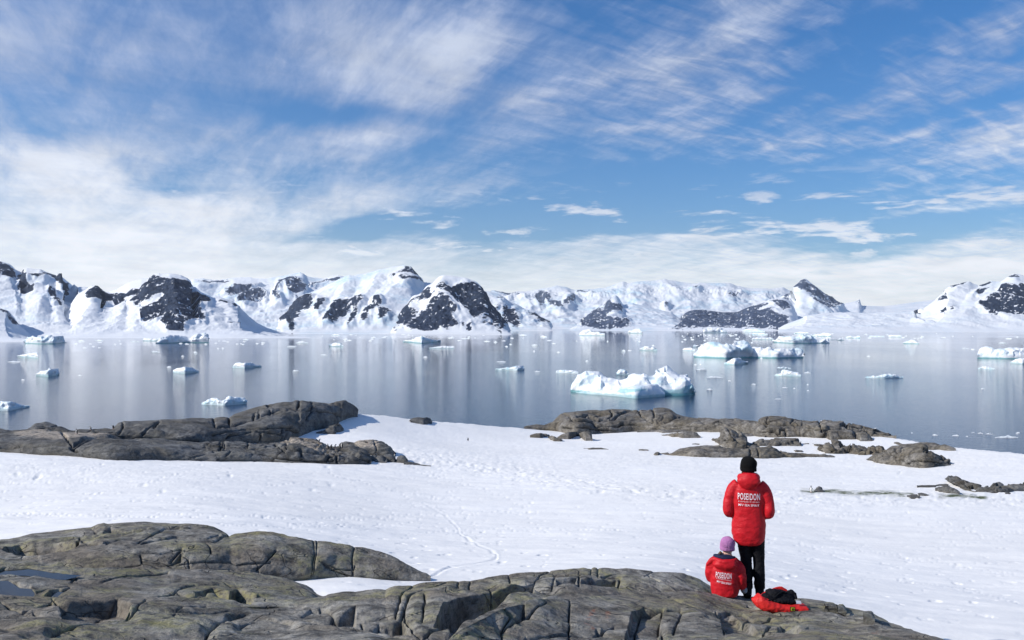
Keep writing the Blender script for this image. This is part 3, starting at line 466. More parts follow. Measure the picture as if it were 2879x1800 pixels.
# ---------------------------------------------------------------- near snowfield: control points (px,py,D) interpolated by a thin-plate spline
SC=[(-500,451,70),(-250,451,70),(0,452,74),(0,462,64),(0,480,50),(0,500,36),(0,520,26),(0,541,19),(-500,500,36),(-500,545,19),(-250,500,36),
(100,458,72),(200,464,72),(200,480,50),(200,505,32),(200,530,20),(300,465,75),(300,450,95),
(430,581,14),(430,560,19),(430,530,32),(430,500,50),(430,475,75),(430,455,95),(430,440,125),(430,421,160),(356,412,145),(380,416,150),(350,455,88),(370,436,112),
(330,585,12.5),(300,597,11.6),(200,592,12),(0,590,12),(-400,600,11),
(470,423.5,168),(525,428.5,175),(580,432,178),(650,572,16),(650,545,24),(650,515,40),(650,485,65),(650,467,88),(650,450,118),(650,441,142),(650,433,168),(560,590,13),
(850,614,14),(850,590,18),(850,560,26),(850,520,40),(850,491,62),(850,470,90),(850,455,112),(850,443,132),(880,436,140),(940,446,126),
(1024,640,12.5),(1024,600,18),(1024,560,27),(1024,530,36),(1024,500,54),(1024,475,80),(1024,454,105),(1300,640,13),(1300,560,27),(1300,505,54),(1300,472,82),(1600,640,13),(1600,520,54),(150,640,8.5),(600,660,9),(900,700,9),(1200,700,9)]
SC=np.array(SC,float)
def feat(px,D): return np.stack([np.asarray(px)/260.,np.log(np.asarray(D))*2.2],-1)
def tps(r2): return np.where(r2>1e-12,.5*r2*np.log(np.maximum(r2,1e-12)),0)
A0=feat(SC[:,0],SC[:,2]); n0=len(A0)
K0=tps(((A0[:,None]-A0[None])**2).sum(-1))+np.eye(n0)*.015; P0=np.concatenate([np.ones((n0,1)),A0],1)
sol=np.linalg.solve(np.block([[K0,P0],[P0.T,np.zeros((3,3))]]),np.concatenate([SC[:,1],np.zeros(3)]))
EDGE=np.array([(-600,84),(0,86),(200,90),(310,112),(345,138),(380,152),(430,160),(470,168),(525,175),(580,178),(650,175),(800,150),(890,139),(1024,105),(1300,84),(1700,70)],float)
def snow_py(px,D):
    px=np.asarray(px,float); D=np.asarray(D,float); f=feat(px,D); out=sol[n0]+f[...,0]*sol[n0+1]+f[...,1]*sol[n0+2]
    for k in range(n0): out=out+sol[k]*tps(((f-A0[k])**2).sum(-1))
    return out
TR=[(T('S',"1000,1190 1040,1210 1075,1240 1090,1265 1130,1290 1175,1308 1172,1320 1120,1335 1060,1345 1020,1362"),.5)]
FOOT=[T('S',s) for s in ("0,1218 300,1216 620,1222 1000,1226","900,1222 1060,1215 1250,1208","460,1180 560,1168 640,1150 720,1142","930,1090 1010,1120 1150,1160 1250,1200","960,1262 1150,1254 1400,1250 1700,1262","1320,1280 1300,1310 1280,1345","780,1120 900,1150 1080,1190","1930,1390 2050,1370 2250,1385 2418,1420","2160,1300 2418,1250","1750,1205 1900,1215 2100,1222","200,1170 330,1150 480,1100","1900,1290 2100,1310 2400,1360","520,1240 800,1245 1000,1236","2050,1170 2200,1230 2418,1290")]
def snow_field():
    nx,ny=1500,560; px=np.linspace(-300,1324,nx)[None,:].repeat(ny,0)
    q=np.linspace(1/5.0,1/178.,int(ny*.55)); 
    Dr=1/np.interp(np.linspace(0,1,ny),[0,.35,.75,1],[1/6.,1/16.,1/60.,1/215.]); Dg=Dr[:,None].repeat(nx,1)
    De=mono(EDGE,px[0])[None,:]; Dc=np.minimum(Dg,De)
    # evaluate on a coarse grid, then refine
    cx=np.linspace(-300,1324,164); cy=1/np.interp(np.linspace(0,1,141),[0,.35,.75,1],[1/6.,1/16.,1/60.,1/215.])
    G=snow_py(cx[None,:].repeat(141,0),cy[:,None].repeat(164,1))
    def samp(pxv,Dv):
        a=np.clip((pxv+300)/1624*163,0,162.999); b=np.interp(-Dv,-cy[::-1],np.arange(141)[::-1]) if False else np.interp(Dv,cy,np.arange(141)); b=np.clip(b,0,139.999)
        i=a.astype(int);j=b.astype(int);u=a-i;v=b-j
        return (G[j,i]*(1-u)+G[j,i+1]*u)*(1-v)+(G[j+1,i]*(1-u)+G[j+1,i+1]*u)*v
    return samp,px,Dg,Dc,De,nx,ny
samp,spx,sD,sDc,sDe,snx,sny=snow_field()
spy=samp(spx,sDc); Z=CZ-(spy-HY)/F*sDc; over=np.maximum(sD-sDe,0)
Z=Z-np.where(over>0,.18*over+.035*over**2,0)
# wind relief, the trampled bank, footprints
XY=np.stack([(spx-CX)/F*sD,sD,np.zeros_like(sD)],-1)
bank=seg_dist(spx,spy*1.0,[np.array([(360,452),(400,455),(470,466),(560,482),(650,492),(760,500),(900,497),(1024,499),(1200,505)])])
bk=np.exp(-(bank/9.)**2); lf=np.exp(-((spx-60)/260)**2)*np.exp(-((spy-474)/16.)**2); rg=np.exp(-((spy-458)/14.)**2)*sst(380,460,spx)
Z=Z+.12*fbm(XY*np.array([.22,.5,1]),3,61)+.02*fbm(XY*np.array([1.1,2.6,1]),4,62)*(1+1.5*rg)
rough=ridged(XY*np.array([1.0,1.6,1]),4,63,.6)
Z=Z+rough*(.04*bk+.035*lf+.022*rg)-.10*bk*sst(.1,.35,fbm(XY*np.array([.9,1.5,1]),2,66))
dim=sst(.33,.5,fbm(XY*2.1,2,64)); Z=Z-dim*.03
for L,dp in TR:
    d=seg_dist(spx+1.2*fbm(XY*1.2,2,68),spy,[L]); Z=Z-dp*.035*np.exp(-(d/.8)**2)*(.4+.6*sst(-.2,.2,fbm(XY*.9,2,69)))+dp*.010*np.exp(-((d-1.8)/1.0)**2)
prn=random.Random(5); pits=[]
for L in FOOT:
    tot=np.hypot(*np.diff(L,axis=0).T).sum(); cum=np.concatenate([[0],np.cumsum(np.hypot(*np.diff(L,axis=0).T))]); a=0
    while a<tot:
        X=np.interp(a,cum,L[:,0]);Yp=np.interp(a,cum,L[:,1]); pits.append((X+prn.uniform(-.8,.8),Yp+prn.choice((-.9,.9))+prn.uniform(-.4,.4),prn.uniform(.7,1.3))); a+=prn.uniform(2.2,6.4)
for k in range(120): pits.append((prn.uniform(0,1024),prn.uniform(455,610),prn.uniform(.6,1.5)))
for k in range(50): pits.append((prn.uniform(0,360),prn.uniform(463,500),prn.choice((.6,.8,1.2,2.2))))
for X,Yp,r in pits:
    i=int((X+300)/1624*(snx-1)); 
    if not 4<i<snx-5: continue
    j=int(np.argmin(np.abs(spy[:,i]-Yp))); j0,j1=max(0,j-9),min(sny,j+10); i0,i1=max(0,i-5),i+6
    a=(spx[j0:j1,i0:i1]-X)/(r*1.25); b=(spy[j0:j1,i0:i1]-Yp)/(r*.62); g=np.exp(-(a*a+b*b)); s_=sD[j0:j1,i0:i1]/F
    Z[j0:j1,i0:i1]-=g*s_*r*.4; Z[j0:j1,i0:i1]+=np.exp(-((a+.9)**2+b*b))*s_*r*.08
SV=np.stack([XY[...,0],sD,Z],-1)
AL=TT(('G',"600,730 680,738 860,735 980,750 1100,752 1240,748 1350,752 1500,765"),('G',"1730,780 1850,772 1960,775 2100,790"))
alg=np.exp(-(seg_dist(spx,spy,[AL[:8],AL[8:]])/1.9)**2)*1.3
sn=link('snow_field',raw_mesh('snow_field',SV,gridfaces(sny,snx),True,{'algae':alg}),MS); tag(sn,kind='structure')
def snow_z(X,Yv):
    px=CX+X/Yv*F; De=float(mono(EDGE,np.array([px]))[0]); Dc=min(Yv,De); z=CZ-(float(samp(np.array([px]),np.array([Dc]))[0])-HY)/F*Dc; o=max(Yv-De,0); return z-.18*o-.035*o*o
# bedrock under and behind the observer, sinking under the sea beyond the snow
gx=np.linspace(-90,90,80);gy=np.linspace(-60,16,80); GX,GY=np.meshgrid(gx,gy)
GZ=np.zeros_like(GX)
for a in range(80):
    for b in range(80):
        X,Yv=GX[a,b],GY[a,b]
        GZ[a,b]=(snow_z(max(min(X,Yv*.8),-Yv*.8),Yv)-1.6) if Yv>7 else 19.8+.012*(7-Yv)
GZ=np.minimum(GZ,20.4)
gr=link('bedrock_ground',raw_mesh('bedrock_ground',np.stack([GX,GY,GZ],-1),gridfaces(80,80),True),MR); tag(gr,kind='structure')
# ---------------------------------------------------------------- rock builder
def on_snow(base,D0,D1,top):
    # distance at which the line of the outcrop's foot meets the snow surface
    x=np.linspace(top[0,0],top[:,0].max(),60); by=mono(base,x); g=lambda q,xx: mono(q,xx) if isinstance(q,np.ndarray) else np.full(len(xx),float(q))
    a,b=g(D0,x),g(D1,x); De=mono(EDGE,x); out=[]
    Ds=1/np.linspace(1/20.,1/178.,240)
    for xi,yi,ai,de in zip(x,by,a,De):
        if xi<-290: out.append(ai); continue
        yy=samp(np.full(240,xi),Ds); ok=np.where((yy<=yi)&(Ds<=de))[0]; out.append(Ds[ok[0]] if len(ok) else de)
    n=np.array(out); 
    if (x<-290).any(): n[x<-290]=n[x>=-290][0] if (x>=-290).any() else n[x<-290]
    k=np.exp(-np.linspace(-1.8,1.8,13)**2); k/=k.sum(); n=np.convolve(np.pad(n,6,'edge'),k,'valid')
    P0=np.stack([x,n-.15],-1); P1=np.stack([x,n+np.maximum(b-a,1.5)],-1); return (lambda q:mono(P0,q)),(lambda q:mono(P1,q))
def rockmesh(name,label,top,base,D0,D1,mat=None,amp=.10,fs=1.0,seed=0,cracks=(),cw=1.4,cd=.05,blk=0,bs=1.0,cat='rock outcrop',kind=None,skirt=None,nf=60,dx=.7,pw=.85,hold=.35,tang=.6,group=None,orange=(),guano=(),ledge=0,back=1.0,layer=.35,parent=None,prof='dome',conc=.4,sm=10,x1=None,warp=1.5,pil=0,pilr=10,fine=1.0,guv=0,bkd=None,objname='rock_outcrop'):
    if kind is None and parent is None and cat!='stone': D0,D1=on_snow(base,D0,D1,top)
    pxm=(D0(base[:,0]).mean() if callable(D0) else np.mean(D0[:,1]) if isinstance(D0,np.ndarray) else D0)/F
    V,PX,PY,fr,u=loft(top,base,D0,D1,dx=dx,nf=nf,nb=12,pw=pw,back=back,skirt=skirt if skirt is not None else pxm*6,tang=tang,prof=prof,conc=conc,sm=sm,x1=x1)
    nn=gnorm(V); nn=np.where((nn[...,2:3]<0)&(np.abs(nn[...,2:3])>np.abs(nn[...,1:2])),-nn,nn); nn=np.where((nn[...,1:2]>0)&(np.abs(nn[...,1:2])>=np.abs(nn[...,2:3])),-nn,nn)
    nn=np.where(fr[...,None]>0,nn,np.array([0,0,1.]))
    env=np.where(u<.5,sst(0,.08,u)*.8+.2,1-(1-hold)*sst(.75,1,u))
    P=V/fs; S=np.array([1,1,2.0]); c_,s_=math.cos(.18),math.sin(.18); Pr=np.stack([P[...,0]*c_+P[...,2]*s_,P[...,1],-P[...,0]*s_+P[...,2]*c_],-1)
    disp=fbm(Pr*S*.35,3,seed)*1.3+ridged(Pr*S*.8,4,seed+5,.5)*.28*fine+fbm(Pr*S*3.2,4,seed+8,.6)*.13*fine
    # layered ledges: terrace the slow component
    q=fbm(Pr*np.array([.35,.35,1.1]),3,seed+21)*3.2; disp+=layer*(sst(.35,.65,q-np.floor(q))+np.floor(q)-q)*.45
    crack=np.zeros(PX.shape)
    if blk:
        w=Pr*np.array([1,1,1.7])/bs+.18*fbm(Pr*1.5,2,seed+31)[...,None]; f1,f2,idv,vec=worley(w,seed+40,True); e=sst(0,.09,f2-f1)
        gr_=np.stack([np.sin(idv*97.),np.sin(idv*57.+2),np.sin(idv*31.+4)],-1); disp+=blk*((idv-.5)*.9+(vec*gr_).sum(-1)*.9+(e-1)*.35); crack=np.maximum(crack,(1-e)*.8)
    disp*=amp
    if cracks:
        L=[T(v,s) for v,s in cracks]; wx=PX+warp*fbm(P*2.2,3,seed+3); wy=PY+warp*.7*fbm(P*2.2,3,seed+4)
        d=seg_dist(wx,wy,L); g=np.exp(-(d/cw)**2); vis=sst(-.35,.0,fbm(P*1.1,2,seed+15)); g=g*(.35+.65*vis)
        disp-=cd*g; crack=np.maximum(crack,sst(.35,.95,g))
        if pil: disp+=pil*(np.minimum(d,pilr)/pilr)**.6
        if ledge:   # the side below a joint stands back: a small overhung step
            pass
    V=V+nn*(disp*env)[...,None]
    at={'crack':crack*(fr*.8+.2)}
    if orange: at['orange']=np.clip(np.max([poly_sd(PX,PY,T(v,s)) for v,s in orange],0)*.5+.9,0,1)
    if guano: at['guano']=np.clip(np.max([poly_sd(PX,PY,T(v,s)) for v,s in guano],0)*.3+.7,0,.85)
    if bkd: # recessed hollows (surveyed outlines): sunk below the surface with a sharp upper lip
        for v,s,dep in bkd:
            sdv=poly_sd(PX+warp*fbm(P*2.2,3,seed+3),PY+warp*.7*fbm(P*2.2,3,seed+4),T(v,s)); V=V-nn*(sst(-.6,2.4,sdv)*dep)[...,None]
    o=link(name if parent is not None else objname,raw_mesh(name,V,gridfaces(*PX.shape),True,at),mat or MRl,parent)
    if parent is None: tag(o,label,cat if kind is None else None,group,kind)
    o['_r']=0; del o['_r']; return o,V
def sg(px,off=0): return None
KEEP=[]
# ---- left outcrops
_o,_v=rockmesh('back_ledge','low dark ledge on the shoreline behind the lichen-covered slab',T('D',"-1500,360 -600,340 0,335 90,345 200,345 300,327 350,300 410,298 430,290 500,300 600,305 690,350 720,345 770,335 900,335 1050,340 1120,350"),T('D',"-1500,400 1120,385"),96,103,amp=.5,fs=2.5,seed=1,blk=.6,bs=1.6,layer=.3)
KEEP.append(_v)
_o,_v=rockmesh('left_ridge','long dark ridge with a rounded summit, above the left snow slope',TT(('D',"1020,385 1050,365 1100,320 1150,280 1200,262 1500,260 1560,255 1800,250 1950,240 2090,235 2140,222 2230,225"),('E',"200,195 300,165 420,125 530,100 620,80 780,78 800,62 950,65 1050,80 1120,92 1200,72 1280,72 1350,95 1390,125 1402,150")),
 TT(('D',"1020,400 1300,430 1500,440 1900,470"),('E',"400,480 590,482 700,458 830,450 850,400 900,350 1180,340 1235,262 1250,215 1360,222 1402,215")),np.array([(300,92),(2,88),(250,90),(360,95)],float)[1:],np.array([(0,112),(200,118),(260,120),(360,104)],float),amp=.55,fs=3.6,seed=2,layer=.7,
 cracks=[('D',"1500,340 1550,265 1420,370 1390,400"),('E',"0,330 160,295 300,262 420,235 560,170 640,145 800,140 960,150 1160,190 1230,215"),('E',"150,225 155,295"),('E',"380,245 400,195 420,175"),('E',"440,230 445,160"),('E',"545,210 555,165"),('E',"0,400 120,370 300,345 500,345 700,325 740,325"),('E',"120,430 150,400 280,390 420,375 560,385 650,400"),('E',"530,120 640,90 740,85"),('E',"810,150 840,80"),('E',"960,160 955,75"),('E',"650,440 650,340"),('E',"690,440 690,345 780,350 830,380"),('E',"900,350 920,220 960,160"),('E',"1240,215 1230,120 1170,90"),('E',"0,230 20,325 150,300"),('D',"1160,380 1200,310 1190,270"),('E',"450,440 460,390"),('E',"850,440 845,330 880,260")],cw=.95,cd=.55,nf=110,pw=.8,fine=1.1,guano=[])
KEEP.append(_v)
rockmesh('ridge_block','square block of rock set in the snow below the left ridge summit',T('E',"1000,380 1060,365 1095,340 1100,310 1180,300 1220,278 1250,310 1275,348"),T('E',"1000,384 1190,383 1275,350"),91,95,amp=.3,fs=1.6,seed=3,blk=.4,cracks=[('E',"1195,380 1190,310")],cw=.8,cd=.3)
_o,_v=rockmesh('lichen_slab','wide sloping slab with ochre lichen patches at the far left',T('D',"-1500,360 -300,352 0,350 110,352 300,342 500,365 700,380 900,388 1050,388 1300,412 1500,432 1900,462 2100,475"),T('D',"-1500,560 0,560 200,572 450,592 750,600 1000,640 2100,650"),72,94,amp=.45,fs=3.2,seed=4,layer=.6,
 cracks=[('D',"0,500 300,515 700,520 850,440 1100,412 1300,412"),('D',"600,395 700,520"),('D',"760,560 700,545 850,470 1000,430"),('D',"1100,420 1300,440 1500,440")],cw=1.2,cd=.5,nf=90,guano=[('D',"120,352 300,345 700,385 1050,390 900,420 600,450 400,430 150,380")])
KEEP.append(_v)
_o,_v=rockmesh('front_crag','cracked front crag at the edge of the left snow slope, blocks at its right end',TT(('D',"640,592 800,570 900,555 1000,530 1100,510 1250,520 1500,520 1750,500 1900,488 2050,465 2170,450"),('E',"250,455 400,480 590,485 650,470 800,458 900,465 1000,470 1080,490 1100,512 1250,515 1350,498 1400,540 1460,560 1480,600 1522,655")),
 TT(('D',"640,596 800,595 1000,622 1150,647 1450,637 1900,650 2400,652"),('E',"450,652 800,670 1200,677 1400,684 1522,677")),np.array([(0,71),(440,70)],float),np.array([(0,82),(440,80)],float),amp=.5,fs=2.2,seed=5,blk=.45,bs=1.7,layer=.7,
 cracks=[('D',"800,590 1000,560 1100,600 1300,560 1500,570 1700,540 1900,530"),('D',"1080,640 1150,580 1300,590"),('D',"1420,630 1420,580 1600,560"),('E',"0,545 100,540 300,560 500,600 700,630 1060,650"),('E',"60,520 70,460"),('E',"110,480 60,530 -100,520"),('E',"330,520 340,470"),('E',"600,500 700,560 850,550"),('E',"850,640 855,555 1080,560"),('E',"620,470 900,500 1110,545 1130,600 1090,650"),('E',"1130,600 1210,560 1370,600"),('E',"1210,670 1200,600"),('E',"700,520 730,460"),('D',"1850,550 1830,570 1880,540 2000,500"),('D',"2140,520 2170,455"),('E',"1370,600 1400,640 1500,660")],cw=.9,cd=.45,nf=90,guano=[('E',"650,470 900,468 1080,495 1100,530 900,490 700,480")])
KEEP.append(_v)
_o,_v=rockmesh('guano_boulder','big rounded boulder streaked with pale guano beside the penguins',T('E',"1235,520 1290,478 1370,482 1450,472 1490,452 1560,452 1640,475 1700,520 1730,560 1742,595"),T('E',"1235,560 1480,592 1742,604"),77,83,amp=.5,fs=2.2,seed=6,layer=.5,cracks=[('E',"1560,470 1590,540 1570,590")],cw=.8,cd=.15,cat='boulder',objname='boulder',guano=[('E',"1350,480 1450,472 1560,455 1600,480 1580,530 1500,520 1400,510")])
KEEP.append(_v)
for i,(s,b,D,lb) in enumerate([("1378,620 1385,560 1420,543 1465,560 1482,620 1490,665","1378,672 1490,675",71,'pale grey block leaning at the right end of the cracked crag'),("1488,640 1510,605 1560,588 1600,600 1605,650","1488,655 1605,655",73,'dark flat boulder under the guano-streaked one'),("1568,650 1590,605 1640,588 1690,595 1690,640 1685,665","1568,668 1685,670",72,'dark boulder in the middle of the boulder cluster'),
 ("1668,650 1675,615 1700,610 1735,640 1740,662","1668,666 1740,667",71,'small pale grey stone at the front of the boulder cluster'),("1640,620 1660,582 1720,578 1765,600 1780,650","1640,650 1780,660",75,'dark hump of rock behind the small pale stone'),("1778,650 1785,605 1820,588 1860,595 1885,630 1888,655","1778,668 1888,668",72,'round brown boulder at the right end of the boulder cluster'),("1850,668 1900,652 1980,665 2060,685 2115,698","1850,680 2115,702",71,'thin flat rock tapering right into the snow past the boulder cluster')]):
    rockmesh('boulder',lb,T('E',s),T('E',b),D,D+2.4,amp=.16,fs=.9,seed=20+i,cat='boulder',objname='boulder',nf=26,dx=.4)
rockmesh('edge_rock','lone flat rock on the snow edge above the water, centre left',T('E',"1915,265 1940,243 2000,235 2100,235 2130,245 2120,265 2122,285"),T('E',"1915,275 2000,296 2122,292"),158,164,amp=.5,fs=2,seed=50,nf=30,dx=.5)
# ---- right outcrops
rockmesh('right_ridge','broad brown outcrop at the waterline below the largest iceberg',T('F',"80,252 200,240 300,238 370,210 400,160 450,110 560,100 700,92 850,88 920,75 1050,78 1180,92 1320,80 1350,68 1440,65 1510,85 1560,120 1640,140 1800,165 1980,180 2010,200"),
 T('F',"80,258 200,268 300,274 440,296 520,332 600,326 680,320 760,316 900,308 1050,302 1250,292 1450,286 1640,284 1850,274 2010,235"),np.array([(500,146),(620,144),(740,150)],float),np.array([(500,166),(620,172),(740,168)],float),mat=MRr,amp=.6,fs=4.2,seed=60,blk=.4,bs=1.2,layer=.8,
 cracks=[('F',"450,110 520,150 560,200 720,200"),('F',"600,160 700,140 800,180 960,160 1050,110 1180,95"),('F',"920,80 940,130 900,150"),('F',"1190,100 1220,150 1330,210 1350,130 1330,80"),('F',"1380,220 1440,150 1560,150"),('F',"1540,240 1600,230 1850,240 1850,270"),('F',"740,200 800,240 1000,240 1030,220 1330,230"),('F',"440,250 700,260 900,280"),('F',"1450,200 1600,150 1700,160"),('F',"1850,240 1980,210")],cw=.8,cd=.9,nf=90)
rockmesh('low_ledge','low grey ledge lying in front of the broad brown outcrop',T('F',"1180,290 1300,272 1500,272 1640,282 1700,300"),T('F',"1180,303 1500,305 1700,303"),135,139,mat=MRr,amp=.4,fs=2,seed=61,nf=26)
rockmesh('tail_ridge','rubbly brown outcrop running right to a point above the blue water',T('G',"-80,160 0,158 100,155 230,160 260,130 320,115 400,118 500,140 600,155 740,175 850,185 960,182 1100,205 1200,225 1300,260 1372,280"),T('G',"-80,215 0,225 100,250 140,292 300,297 560,300 740,300 800,310 1150,300 1180,280 1372,283"),np.array([(700,140),(900,136)],float),np.array([(700,155),(900,147)],float),mat=MRr,amp=.5,fs=2.6,seed=62,blk=.9,bs=.95,layer=.6,
 cracks=[('G',"320,118 300,170 500,200 530,150"),('G',"230,160 300,190 500,200 740,250"),('G',"740,175 760,260 790,240 960,230 1020,230"),('G',"960,185 970,215 1100,215 1150,270"),('G',"300,200 240,250 380,240 420,290"),('G',"420,295 415,245 460,240 460,295")],cw=.8,cd=.8,nf=80)
for i,(tp,bs,D,lb) in enumerate([("785,300 795,245 810,232 900,230 1010,232 1028,250 1030,300","785,312 1030,322",128,'large square-cut block in front of the rubbly brown outcrop'),("1030,300 1045,268 1070,252 1120,250 1150,270 1170,300 1200,325","1030,322 1200,332",127,'pale green-brown boulder leaning on the square-cut block'),("395,290 405,250 430,240 455,250 462,295","395,302 462,303",131,'small upright stone in front of the rubbly brown outcrop')]):
    rockmesh('boulder',lb,T('G',tp),T('G',bs),D,D+4,mat=MRr,amp=.35,fs=2,seed=64+i,cat='boulder',objname='boulder',nf=40,dx=.4,pw=.6,blk=.3,layer=.5)
rockmesh('stepped_outcrop','stepped outcrop with a tall left face behind the standing person',TT(('F',"1912,372 1960,362 1985,330 1992,262 2020,252 2060,255 2130,290 2165,322 2180,285 2210,320 2250,345"),('G',"150,335 210,352 250,372")),TT(('F',"1912,376 1960,405 2000,442 2120,468"),('G',"250,388")),112,122,mat=MRr,amp=.4,fs=2.4,seed=68,blk=.6,bs=1.1,layer=.7,cracks=[('F',"2000,260 2030,330 2060,430"),('F',"2060,258 2100,330 2200,400"),('F',"1990,380 2060,350 2250,420"),('F',"2170,320 2160,290")],cw=.8,cd=.6,nf=60)
rockmesh('back_slab','grey slab in shadow between the stepped outcrop and the rubbly one',T('G',"-60,270 30,262 100,262 200,262 300,275"),T('G',"-60,290 140,290 300,296"),127,130,mat=MRr,amp=.4,fs=2,seed=70,nf=20)
rockmesh('whaleback','long low whaleback slab partly hidden by the black beanie',TT(('F',"1400,515 1430,500 1500,490 1600,450 1700,435 1800,432 1950,445 2080,470 2200,480"),('G',"150,392 250,378 340,376 400,400 480,420 560,425 700,435 800,445 905,455")),TT(('F',"1400,519 1500,522 1750,547 2100,550"),('G',"0,462 380,470 500,460 760,464 905,459")),94,102,mat=MRr,amp=.5,fs=2.6,seed=71,layer=.7,cracks=[('F',"1500,495 1650,450 1800,450 1900,480 2040,490"),('F',"1560,510 1700,480 1850,500 2050,540"),('F',"2270,530 2280,480"),('F',"2370,530 2350,470"),('G',"500,455 400,400"),('G',"165,440 175,400")],cw=.8,cd=.35,nf=50)
rockmesh('slab_rock','low rock with a blunt right end in front of the rubbly outcrop',T('G',"195,348 260,320 400,310 560,308 590,312 580,345 592,362"),T('G',"195,362 260,376 400,374 592,368"),117,121,mat=MRr,amp=.5,fs=1.8,seed=72,blk=.7,bs=.9,nf=36)
rockmesh('flat_debris','thin streak of flat stones linking two rubble heaps',T('G',"590,350 640,344 720,350 780,362"),T('G',"590,358 780,366"),114,116,mat=MRr,amp=.25,fs=1,seed=73,blk=.8,nf=14)
rockmesh('rubble_heap','heap of loose angular stones in the middle of the right snowfield',T('G',"735,385 760,362 840,352 860,340 900,342 930,358 980,392 1060,400 1150,410 1290,425 1305,430"),T('G',"735,400 800,438 1000,438 1150,444 1305,440"),105,110,mat=MRr,amp=.45,fs=1.3,seed=74,blk=1.5,bs=.85,layer=.4,nf=50)
for i,(tp,D,lb) in enumerate([("840,345 850,336 875,334 905,345 912,362",106.5,'dark stone crowning the rubble heap'),("915,375 925,355 945,352 958,365 962,388",106,'small stone right of the stone crowning the rubble heap'),("985,395 1005,372 1060,364 1110,374 1140,395",107,'low dark boulder between the rubble heap and the twin boulders'),("1130,405 1150,370 1180,357 1205,370 1215,400",106,'left one of the two pointed twin boulders'),("1195,405 1205,365 1230,357 1260,375 1295,425",105,'right one of the two pointed twin boulders')]):
    p=T('G',tp); rockmesh('boulder',lb,p,np.array([[p[0,0],p[0,1]+3.2],[p[-1,0],p[-1,1]+2.5]]),D,D+2,mat=MRr,amp=.3,fs=1.2,seed=76+i,cat='boulder',objname='boulder',nf=26,dx=.4,blk=.4)
rockmesh('back_whale','smooth dark hump just behind the green-brown outcrop',T('G',"1355,338 1380,332 1430,345 1520,340 1600,332 1680,337 1760,365 1800,382 1855,399"),T('G',"1355,345 1400,372 1650,405 1855,404"),108,112,mat=MRr,amp=.5,fs=2,seed=82,nf=40)
rockmesh('green_outcrop','large green-brown outcrop with three points on its right side',T('G',"1122,465 1200,432 1285,422 1295,400 1340,370 1400,360 1500,348 1600,350 1640,400 1700,430 1790,474 1800,500 1835,518"),T('G',"1122,478 1230,512 1400,532 1560,547 1700,542 1760,532 1835,520"),np.array([(880,98),(1024,97)],float),np.array([(880,106),(1024,106)],float),mat=MRr,amp=.42,fs=2.4,seed=83,blk=.6,bs=1.0,layer=.8,cracks=[('G',"1400,400 1420,370 1500,350"),('G',"1290,425 1400,440 1560,420 1640,400"),('G',"1440,520 1500,490 1640,490 1760,500 1830,515"),('G',"1560,420 1650,440 1790,475"),('G',"1400,530 1380,460")],cw=.8,cd=.5,nf=70)
rockmesh('gull_outcrop','long dark outcrop at the right edge, level with the jacket lettering',T('G',"1795,638 1850,660 1950,665 2050,690 2110,712 2180,704 2300,705 2419,700 2600,705 2800,730"),T('G',"1795,644 1850,697 1950,732 2060,752 2250,752 2300,742 2419,732 2800,740"),83,87,mat=MRl,amp=.55,fs=1.5,seed=84,blk=.8,bs=1.0,nf=44)
for i,(tp,b,D,lb) in enumerate([("1540,690 1640,680 1750,678 1752,690",5,87,'thin flat slab left of the dark outcrop at the right edge'),("1752,684 1770,675 1792,676 1796,686",4,87.5,'small flat stone right of the thin flat slab'),("1690,712 1720,700 1800,698 1850,710 1890,745",18,82,'low rubbly mound in front of the thin flat slab'),("1460,780 1500,770 1540,776 1565,790",4,76,'low smooth stone nearest the viewer beside the green streak'),("2170,692 2190,668 2215,660 2245,672 2250,695",8,84.5,'pale rounded boulder on the dark outcrop at the right edge'),("2095,710 2100,695 2120,690 2132,712",8,84,'small dark boulder left of the pale rounded boulder'),("2240,748 2260,738 2290,742 2305,756",5,80,'small stone below the pale rounded boulder'),("700,735 715,705 735,692 760,700 775,735",5,84,'lone grey boulder beside the green streak in the snow'),("1550,765 1600,756 1650,765",5,78,'flat dark stone at the right end of the green streak')]):
    p=T('G',tp); rockmesh('boulder',lb,p,np.array([[p[0,0],p[0,1]+b/2.918*KY+.6],[p[-1,0],p[-1,1]+b/2.918*KY+.4]]),D,D+1.6,mat=MRl,amp=.16,fs=.8,seed=90+i,cat='boulder',objname='boulder',nf=22,dx=.4)
